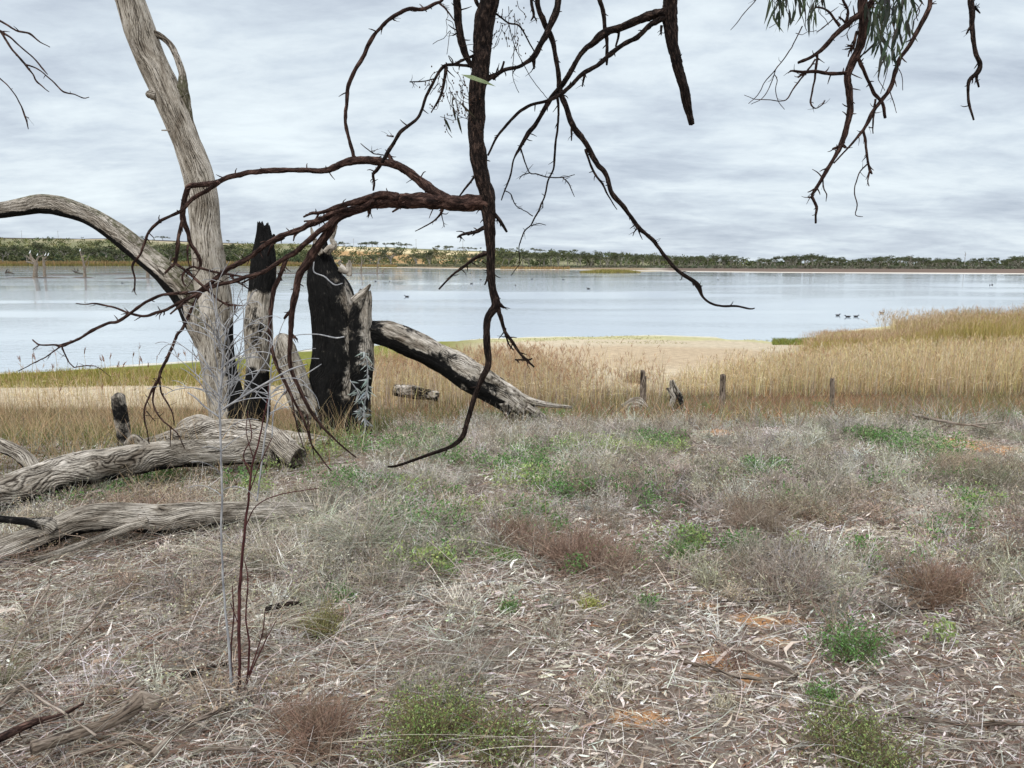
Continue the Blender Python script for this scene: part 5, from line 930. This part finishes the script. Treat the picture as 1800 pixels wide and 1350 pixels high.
# single tall reeds in front of the water, countable
r = np.random.default_rng(66)
for i, (px_, py_, hd) in enumerate([(36, 634, 1), (57, 628, 1), (62, 631, 1), (98, 622, 0), (148, 620, 2), (178, 634, 1), (183, 634, 2), (193, 630, 1), (233, 627, 1), (244, 612, 3), (244, 640, 1), (250, 636, 2), (260, 644, 1), (275, 632, 0), (312, 628, 3), (326, 624, 3), (344, 632, 3), (105, 688, 3), (92, 648, 3), (205, 644, 4), (215, 645, 4)]):
    d = 19.5 + r.uniform(-.6, .8); top = P(px_, py_, d); zb_ = H(top[0], d)[0]; b0_ = np.array([top[0] + r.normal(0, .04), d, zb_ - .05])
    root = empty('reed_stalk', b0_, 'thin reed with a brown seed head standing against the water at the left', 'reed', 'single reeds against the water at the left')
    b = MB(); cst = np.array([.42, .32, .18]); tube(b, [b0_, (b0_ + top) / 2 + (r.normal(0, .02), 0, 0), top], [.006, .005, .003], 6, .1, .05, color=cst)
    for q in range(3): p_ = b0_ * (1 - q * .2 - .2) + top * (q * .2 + .2); ribbons(b, p_[None], np.array([[r.choice([-1, 1]) * .5, r.normal(0, .3), 1]]), .35, .012, np.array([[0, 0, -.6]]), np.array([cst]), 4)
    b.build('stem', M_dry, root, False)
    b = MB(); m = [6, 10, 18, 12, 16][hd]; lean = r.choice([-1, 1]) * .35 if hd != 4 else .9
    ribbons(b, np.repeat(top[None] - (0, 0, .03), m, 0) + r.normal(0, .006, (m, 3)) + np.outer(r.random(m) * .1, [lean * .5, 0, 1]), np.stack([lean + r.normal(0, .15 if hd < 3 else .4, m), r.normal(0, .2, m), np.ones(m)], 1), r.uniform(.05, .13, m), r.uniform(.008, .016, m), r.normal(0, .1, (m, 3)), pal([(.22, .12, .08), (.30, .17, .11)], m, .2, r), 2, .4, seedr=r)
    b.build('seed_head', M_dry, root, False)
# ------------------------------------------------------------------ far shore: reeds, scrub, trees
def farz(px_, d): x = (px_ - 900) / F * d; return x, d, H(x, d)[0]
def cards(mb, C, sz, cs, r, flat=.6):
    n = len(C); u = r.normal(0, 1, (n, 3)); u = unit(u); v = unit(np.cross(u, r.normal(0, 1, (n, 3)))); s_ = np.broadcast_to(sz, (n,))[:, None] * .5
    a_ = r.uniform(.5, 1, (n, 4, 1)); V = np.stack([C - u * s_ * a_[:, 0], C + v * s_ * a_[:, 1] * flat, C + u * s_ * a_[:, 2], C - v * s_ * a_[:, 3] * flat], 1).reshape(-1, 3); b_ = np.arange(n) * 4
    mb.add(V, np.stack([b_, b_ + 1, b_ + 2, b_ + 3], 1), col=np.repeat(cs, 4, 0))
r = np.random.default_rng(12); mb = MB()
px_ = r.uniform(-80, 700, 9000); RFv = IP(px_, RF_PX, RF_Y); d = RFv + 6 + r.random(9000) * 22; x = (px_ - 900) / F * d; c_ = pal([(.30, .20, .09), (.36, .25, .12), (.26, .21, .09)], 9000, .15, r); fr = d - RFv < 12; c_[fr] = pal([(.24, .20, .07), (.20, .18, .06)], int(fr.sum()), .15, r)
ribbons(mb, np.stack([x, d, H(x, d)], 1), r.normal(0, .12, (9000, 3)) * (1, 1, 0) + (0, 0, 1), r.uniform(1.2, 2.4, 9000) * np.where(fr, .8, 1.5) * (1 - .6 * sm((px_ - 480) / 120)), .55, r.normal(0, .05, (9000, 3)), c_, 1, .5, seedr=r)
px_ = r.uniform(880, 1000, 700); RFv = IP(px_, RF_PX, RF_Y); d = RFv + 4 + r.random(700) * 14; x = (px_ - 900) / F * d; ribbons(mb, np.stack([x, d, H(x, d)], 1), r.normal(0, .12, (700, 3)) * (1, 1, 0) + (0, 0, 1), r.uniform(.5, 1.2, 700), .4, r.normal(0, .05, (700, 3)), pal([(.34, .26, .12), (.28, .18, .09)], 700, .15, r), 1, .5, seedr=r)
stuff(mb.build('far_reeds', M_far, smooth=False), 'tan reed belt along the far shore')
# island of grass
gI = PW(1075, 480); b = MB(); n = 2600; a = r.uniform(0, 6.28, n); q = np.sqrt(r.random(n)); x = gI[0] + np.cos(a) * q * 10; y = gI[1] + 4 + np.sin(a) * q * 6
ribbons(b, np.stack([x, y, np.full(n, -2.42)], 1), r.normal(0, .15, (n, 3)) * (1, 1, 0) + (0, 0, 1), (1.25 - .7 * q ** 2) * r.uniform(.6, 1.1, n), .22, r.normal(0, .05, (n, 3)), pal([(.30, .27, .08), (.36, .30, .11), (.24, .22, .07)], n, .15, r), 1, .5, seedr=r)
stuff(b.build('island_grass', M_far, smooth=False), 'olive grass covering a low island near the far shore')
b = MB(); a = np.linspace(0, 6.283, 40, endpoint=False)
def mudbank(name, cx_, cy_, rx, ry, hz, mtl, seed=0):
    b = MB(); rings = 6; V = []; 
    for i in range(rings):
        f = 1 - i / rings; rr_ = f * (1 + .25 * vnoise(np.stack([np.cos(a) * 2, np.sin(a) * 2, a * 0 + seed], 1), 5)); V.append(np.stack([cx_ + np.cos(a) * rx * rr_, cy_ + np.sin(a) * ry * rr_, -2.46 + hz * (1 - f ** 2) + a * 0], 1))
    V.append(np.array([[cx_, cy_, -2.46 + hz]])); V = np.vstack(V); idx = np.arange(rings * 40).reshape(rings, 40); nx = np.roll(idx, -1, 1); Q = np.stack([idx[:-1], nx[:-1], nx[1:], idx[1:]], -1).reshape(-1, 4); T = np.stack([idx[-1], nx[-1], np.full(40, rings * 40)], 1)
    b.add(V, Q, T); o = b.build(name, mtl); tag(o, kind='structure'); return o
mudbank('island', gI[0] + 1, gI[1] + 5, 14, 7.5, .22, M_mud, 1); c_ = PW(1125, 477.5); mudbank('sandbank', c_[0], c_[1], 9, 5, .15, mat('pale_sand', f_flat((.30, .23, .12), (.44, .34, .18), 1)), 2)
for (p0, p1, py_) in ((10, 122, 488.5), (66, 150, 484), (125, 168, 488.5), (152, 262, 481.5), (202, 275, 489.5), (305, 400, 484), (400, 445, 479.5), (440, 540, 481), (610, 700, 480.5)):
    A_ = PW(p0, py_); B_ = PW(p1, py_); mudbank('mudbank', (A_[0] + B_[0]) / 2, A_[1], abs(B_[0] - A_[0]) / 2, 1.8, .34, M_mud, p0)
# scrub masses
mb = MB(); r = np.random.default_rng(13)
def scrub(n, px0, px1, dl, zh, cs, per=26, sz=.9, rx=1.8, lo=0):
    px_ = r.uniform(px0, px1, n); D_ = IP(px_, RF_PX, D_Y); d = dl(px_, D_, r.random(n)); x = (px_ - 900) / F * d; z = H(x, d); R_ = r.uniform(.6, 1.3, n) * rx; hh = r.uniform(.6, 1.2, n) * zh; c0 = pal(cs, n, .16, r)
    I = np.repeat(np.arange(n), per); q = unit(r.normal(0, 1, (n * per, 3))) * (r.random((n * per, 1)) ** .35); C = np.stack([x[I] + q[:, 0] * R_[I], d[I] + q[:, 1] * R_[I], z[I] + hh[I] * (.45 + .55 * q[:, 2])], 1)
    cards(mb, C, sz * R_[I] * .55, np.clip(c0[I] * (1 + r.normal(0, .2, (n * per, 1))), .01, .6), r, .8)
scrub(1100, 840, 1900, lambda p_, D_, u: D_ - 55 + 50 * u, 1.3, [(.12, .12, .085), (.10, .115, .07), (.14, .13, .10)], 16, 1.0, 1.8)
scrub(260, 1150, 1950, lambda p_, D_, u: D_ * (1.15 + .25 * u), 3.2, [(.07, .085, .045), (.09, .10, .055)], 30, 1.0, 4.0)
scrub(700, 460, 900, lambda p_, D_, u: IP(p_, RF_PX, RF_Y) + 22 + u * 80, 1.6, [(.14, .14, .09), (.12, .13, .07), (.19, .17, .10)], 14, 1.0, 2.0)
scrub(420, -80, 480, lambda p_, D_, u: D_ - 5 + u * 10, 2.6, [(.15, .16, .13), (.13, .14, .11)], 18, 1.0, 2.6)
scrub(560, -80, 560, lambda p_, D_, u: D_ * (1.02 + .20 * u), 6.5, [(.075, .095, .045), (.10, .115, .055), (.13, .14, .06), (.06, .08, .045)], 44, 1.0, 4.2)
scrub(420, -80, 560, lambda p_, D_, u: D_ * (1.2 + .24 * u), 4.0, [(.10, .12, .05), (.15, .16, .06), (.18, .17, .08)], 24, 1.0, 3.4)
scrub(240, 560, 900, lambda p_, D_, u: D_ * (1.02 + .36 * u), 5.0, [(.09, .11, .05), (.12, .13, .06), (.15, .15, .07)], 30, 1.0, 3.4)
scrub(260, 860, 1250, lambda p_, D_, u: D_ * (1.05 + .4 * u), 5.0, [(.09, .11, .05), (.12, .13, .06)], 30, 1.0, 3.2)
stuff(mb.build('far_scrub', M_far, smooth=False), 'grey-green scrub covering the far shore and hillside')
# tree prototypes
def gum(seed, h, w_, umb=False, pale=True):
    r = np.random.default_rng(seed); root = empty('gum_tree', (0, 0, 0)); b = MB(); f = MB(); tips = []
    nst = r.integers(1, 4) if not umb else 1
    for s_ in range(nst):
        x0 = r.normal(0, .15); top = np.array([x0 + r.normal(0, w_ * .18), r.normal(0, .3), h * r.uniform(.42, .6)])
        tube(b, [(x0, 0, -.4), (x0 * .6 + top[0] * .4, 0, top[2] * .5), top], [h * (.05 if umb else .026), h * (.042 if umb else .020), h * (.03 if umb else .014)], 6, h * .1, .1, seed=seed)
        for k in range(r.integers(3, 6)):
            e_ = top + np.array([r.uniform(-1, 1) * w_ * .5, r.uniform(-1, 1) * w_ * .5, r.uniform(.18, .5) * h * (.55 if umb else 1)]); tube(b, [top - (0, 0, h * .08 * r.random()), (top + e_) / 2 + r.normal(0, .03 * h, 3), e_], [h * (.026 if umb else .012), h * (.018 if umb else .008), h * (.008 if umb else .003)], 5, h * .1, .1, cap=False, seed=seed + k); tips.append(e_)
    cs = [(.085, .10, .055), (.105, .12, .06), (.06, .072, .042), (.13, .135, .075)]
    for e_ in tips:
        for k in range(r.integers(2, 4)):
            c = e_ + r.normal(0, 1, 3) * (w_ * .13, w_ * .13, h * .05); n = 34; q = unit(r.normal(0, 1, (n, 3))) * r.random((n, 1)) ** .4 * (w_ * .17, w_ * .17, h * (.17 if umb else .10)); cards(f, c + q, h * (.16 if umb else .085), pal(cs, n, .22, r), r, .6)
    b.build('trunk', M_trunkf, root); f.build('crown', M_far, root, False); return root
M_trunkf = mat('far_bark', f_flat((.16, .14, .12), (.34, .31, .27), 1.5))
def gum_dead(seed, h):
    r = np.random.default_rng(seed); root = empty('dead_tree', (0, 0, 0)); b = MB(); tube(b, [(0, 0, -.4), (r.normal(0, .1), 0, h * .5), (r.normal(0, .3), 0, h)], [h * .022, h * .015, h * .004], 6, h * .1, .1, seed=seed)
    for k in range(9): z = r.uniform(.35, .9) * h; tube(b, [(0, 0, z), (r.normal(0, .12) * h, 0, z + .1 * h), (r.normal(0, .2) * h, 0, z + .22 * h)], [h * .009, h * .006, h * .002], 5, h * .1, .1, cap=False)
    b.build('trunk', M_trunkf, root); return root
protos = [gum(400 + i, 6.0, 5.0) for i in range(8)]; umbs = [gum(500 + i, 6.0, 8.5, True) for i in range(4)]; dead = [gum_dead(600 + i, 6.5) for i in range(3)]
used = set()
def place(pr, px_, d, top_px, label, group, cat='tree', sq=1.0):
    o = pr if pr.name not in used else copy_tree(pr); used.add(pr.name); used.add(o.name)
    x, y, z = farz(px_, d); topz = CAMZ + (458 - top_px) / F * d; s_ = max((topz - z) / 6.0, .3); o.location = (x, y, z); o.scale = (s_ * sq, s_ * sq, s_); o.rotation_euler = (0, 0, r.uniform(0, 6.28)); tag(o, label, cat, group); return o
r = np.random.default_rng(14); TX = [830, 850, 1000, 1100, 1180, 1250, 1350, 1420, 1450, 1520, 1550, 1600, 1650, 1700, 1750, 1780, 1900]; TY = [446, 444, 446, 447, 452, 451, 455, 450, 454, 456, 451, 455, 456, 457, 455, 452, 454]
px_ = 845.0
while px_ < 1890:
    D_ = IP(px_, RF_PX, D_Y); right = px_ > 1175
    place(protos[r.integers(8)], px_, D_ * r.uniform(1.0, 1.08), IP(px_, TX, TY) - 1.5 + abs(r.normal(0, 4.5)) , 'bushy grey-green gum tree in the right-hand stretch of the far tree line' if right else 'grey-green gum tree on the far shore below the low ridge, middle of the view', 'gum trees along the far right shore' if right else 'gum trees along the far middle shore', sq=r.uniform(.9, 1.5)); px_ += r.uniform(4, 13)
for k in range(80):
    px_ = r.uniform(1150, 1880); D_ = IP(px_, RF_PX, D_Y); place(protos[r.integers(8)], px_, D_ * r.uniform(1.10, 1.2), IP(px_, TX, TY) + abs(r.normal(0, 2)), 'bushy grey-green gum tree in the right-hand stretch of the far tree line', 'gum trees along the far right shore', sq=r.uniform(1.1, 1.6))
for k, (px_, tp) in enumerate([(468, 452), (560, 448), (655, 450), (668, 447), (690, 440), (735, 447), (757, 445), (800, 448), (830, 448), (620, 452), (590, 450)]): place(protos[k % 8], px_, IP(px_, RF_PX, D_Y) * .97, tp, 'lone gum tree before the orange bank on the far hillside', 'gum trees before the orange bank', sq=1.3)
for k, px_ in enumerate(np.linspace(-40, 440, 24) + r.normal(0, 8, 24)): place(protos[k % 8], px_, IP(px_, RF_PX, D_Y) * r.uniform(1.0, 1.12), r.uniform(432, 444), 'dark green tree in the scrub at the foot of the far left hill', 'trees at the foot of the left hill', sq=1.5)
EYr = lambda px_: 458 - IP(px_, E_PX, E_V)
for k, (px_, hp) in enumerate([(158, 3), (253, 7), (262, 6), (297, 9), (410, 6), (482, 3), (600, 8), (607, 6), (637, 7), (648, 9), (658, 10), (668, 9), (682, 9), (696, 10), (708, 9), (718, 9), (772, 7), (784, 8), (792, 7), (815, 7), (826, 7), (838, 6), (872, 8), (884, 7), (900, 8), (916, 6), (940, 10), (950, 8), (968, 8), (988, 8), (1003, 10), (1030, 6), (1062, 8), (1075, 9), (1086, 8), (1100, 6)]):
    d = IP(px_, RF_PX, D_Y) * 1.53; g_ = EYr(px_); lab = 'umbrella-crowned tree on the skyline of the far ridge' ; place(umbs[k % 4], px_, d, g_ - hp, lab, 'umbrella-crowned trees on the skyline', sq=1.25)
place(dead[0], 1686, 372, 447, 'tall bare white dead tree rising above the far right tree line', 'bare tall dead tree at far right')['group'] = 'dead trees in the far tree line'
for k, (px_, tp) in enumerate([(1393, 456), (1591, 452), (1240, 455), (1100, 458), (980, 460), (1290, 455)]): place(dead[k % 3], px_, IP(px_, RF_PX, D_Y) * .98, tp, 'smaller pale dead tree among the gums of the far shore', 'smaller dead trees in the far tree line')
# utility poles on the ridge
b = MB(); tube(b, [(0, 0, -.5), (0, 0, 9)], [.16, .11], 8, 1, 0); pole = empty('utility_pole', (0, 0, 0)); b.build('pole', M_trunkf, pole); b = MB(); tube(b, [(-1, 0, 8.4), (1, 0, 8.4)], [.08, .08], 6, 1, 0); b.build('crossarm', M_trunkf, pole)
for i, px_ in enumerate((53, 116, 626, 734, 815, 865)):
    o = pole if i == 0 else copy_tree(pole); d = IP(px_, RF_PX, D_Y) * 1.52; x, y, z = farz(px_, d); o.location = (x, y, z); tag(o, 'slim utility pole on the skyline of the far ridge', 'pole', 'utility poles on the ridge')
# ------------------------------------------------------------------ dead trees standing in the lake, birds
def lake_tree(label, base, paths, name='dead_tree'):
    g = PW(*base); d = g[1]; root = empty(name, g, label, 'tree'); 
    for i, q in enumerate(paths):
        b = MB(); a_, c_ = px_path(q, d); c_ = np.maximum(c_, .05)
        if i == 0: a_[0][2] = -2.6
        tube(b, a_, c_, 12, .25, .15, seed=700 + i); b.build('trunk' if i == 0 else 'branch', M_lake, root)
    return root
M_lake = mat('lake_dead_wood', f_wood((.30, .25, .20), (.19, .155, .12), (.08, .065, .05)))
lake_tree('stout pale dead tree standing in the lake at far left, with forked stubby branches', (63, 489), [[(62, 492, 9), (62, 480, 7.5), (63, 465, 7), (62, 460, 6)], [(62, 462, 6), (57, 455, 4), (54, 450, 3.5), (53, 445, 2)], [(60, 463, 4), (52, 461, 3), (46, 460, 2)], [(63, 462, 4), (66, 455, 3), (69, 450, 2.4)], [(58, 459, 2.6), (50, 453, 2), (47, 449, 1.4)], [(69, 452, 2), (75, 449, 1.4)]])
lake_tree('slimmer pale dead trunk in the lake just right of the stout one', (79, 487), [[(79, 489, 6), (78, 475, 4.6), (77, 462, 4), (76, 452, 3)], [(77, 456, 2.5), (82, 451, 2)], [(77, 460, 1.6), (83, 457, 1.2)]])
lake_tree('dead tree with thin upright branches standing alone in the lake', (149, 488), [[(149, 490, 7), (149, 480, 4.6), (148, 468, 4), (146, 458, 3.4), (143, 450, 2), (141, 441, 1.4)], [(147, 464, 2), (152, 458, 1.4), (157, 448, .9)], [(149, 472, 1.6), (155, 466, 1.1), (156, 458, .8)], [(146, 460, 1.6), (147, 449, 1)], [(150, 479, 1.2), (157, 477, .8)]])
lake_tree('dead stub in the lake partly hidden by the arching limb', (260, 489), [[(260, 490, 7), (260, 482, 5.5), (259, 474, 5)], [(258, 477, 2), (253, 470, 1.2)], [(261, 476, 2), (268, 470, 1.4)]])
lake_tree('thin dead tree in the lake right of the broad burnt stump', (635, 481), [[(635, 482, 3.4), (635, 470, 2.6), (636, 458, 1.6), (635, 449, 1)], [(635, 465, 1.4), (642, 456, .9)], [(636, 470, 1.2), (629, 463, .8)]])
lake_tree('thinner dead tree in the lake with a bent twig beside it', (663, 481), [[(663, 482, 3), (663, 472, 2), (664, 460, 1.2)], [(672, 480, 2), (675, 474, 1.4), (678, 471, .9)], [(663, 472, 1.4), (669, 466, .8)]])
def snag(label, pts_, d_px):
    g = PW(*d_px); b = MB(); r_ = np.random.default_rng(int(d_px[0]))
    for q in pts_: a_, c_ = px_path(q, g[1]); tube(b, a_, np.maximum(c_, .04), 8, .3, .3, seed=3)
    tag(b.build('driftwood', M_mud), label, 'driftwood')
snag('small dark snag in the lake at the far left edge', [[(9, 480, 2.5), (16, 479, 3.5), (25, 481, 1.5)], [(10, 480, 2), (12, 475, 1.6), (15, 473, 1)], [(14, 478, 1.6), (17, 475, 1)]], (16, 482))
snag('tangled dark driftwood left of the lone lake tree', [[(128, 476, 1.2), (133, 479, 2.5), (140, 480, 2.5), (147, 481, 1.5)], [(133, 479, 1.6), (131, 472, 1)], [(135, 478, 1.2), (137, 471, .8)], [(133, 478, 1.2), (125, 474, .8)], [(134, 478, 1.4), (139, 475, 1)]], (138, 482))
def bird(name, label, p, L, mt, group, az=0.0, upright=False, cat='duck'):
    """one continuous lofted body: tail, body, neck, head, bill"""
    b = MB(); s_ = L
    if upright: pts = [(-.45, 0, .05), (-.2, 0, .28), (0, 0, .55), (.08, 0, .82), (.10, 0, 1.05), (.18, 0, 1.18), (.30, 0, 1.16), (.48, 0, 1.10)]; rd = [.03, .14, .20, .13, .06, .085, .05, .015]
    else: pts = [(-.55, 0, .22), (-.35, 0, .14), (-.1, 0, .10), (.18, 0, .11), (.31, 0, .18), (.35, 0, .27), (.42, 0, .31), (.52, 0, .295), (.64, 0, .27)]; rd = [.02, .11, .165, .14, .085, .07, .08, .04, .02]
    ca, sa = math.cos(az), math.sin(az); q = [(p[0] + s_ * (x * ca), p[1] + s_ * x * sa, p[2] + s_ * z) for x, _, z in pts]; tube(b, q, [k * s_ for k in rd], 14, .06 * s_, 0, squash=.85)
    return tag(b.build(name, mt), label, cat, group)
for i, (px_, py_, az) in enumerate([(1473, 555, .3), (1490, 557.5, 3.0), (1505, 557, .1), (1550, 551, 3.3)]): bird('duck', ['dark duck on the lake, leftmost of the group of four by the right reeds', 'dark duck second from the left in the group by the right reeds', 'dark duck third from the left in the group by the right reeds', 'dark duck swimming apart on the right of the group by the reeds'][i], PW(px_, py_), .42, M_black, None, az)
bird('duck', 'single dark duck alone on open water right of the broad burnt stump', PW(715, 522), .55, M_black, None, 3.0)
for px_, py_ in ((845, 492), (829, 499), (906, 502), (873, 478), (935, 491), (1034, 508), (1262, 492), (215, 498), (990, 492), (1740, 501.5), (1744, 501), (660, 495), (685, 495), (827, 481)): bird('water_bird', 'tiny dark water bird far out on the lake', PW(px_, py_), .55, M_black, 'water birds far out on the lake', r.uniform(0, 6), cat='bird')
for (px_, py_, d_, L_), lb in zip([(53, 446, (63, 489), .6), (66, 450, (63, 489), .5), (80, 450, (79, 487), .6), (85, 450, (79, 487), .6), (141, 442, (149, 488), .5)], ['white bird perched on the left fork of the stout lake tree', 'white bird perched on the right fork of the stout lake tree', 'white bird perched on top of the slimmer lake trunk, the left of two', 'white bird perched on the slimmer lake trunk, the right of two', 'white bird at the tip of the lone lake tree']):
    q = P(px_, py_, PW(*d_)[1]); bird('perched_bird', lb, q, L_, M_white, None, .4, True, 'bird')
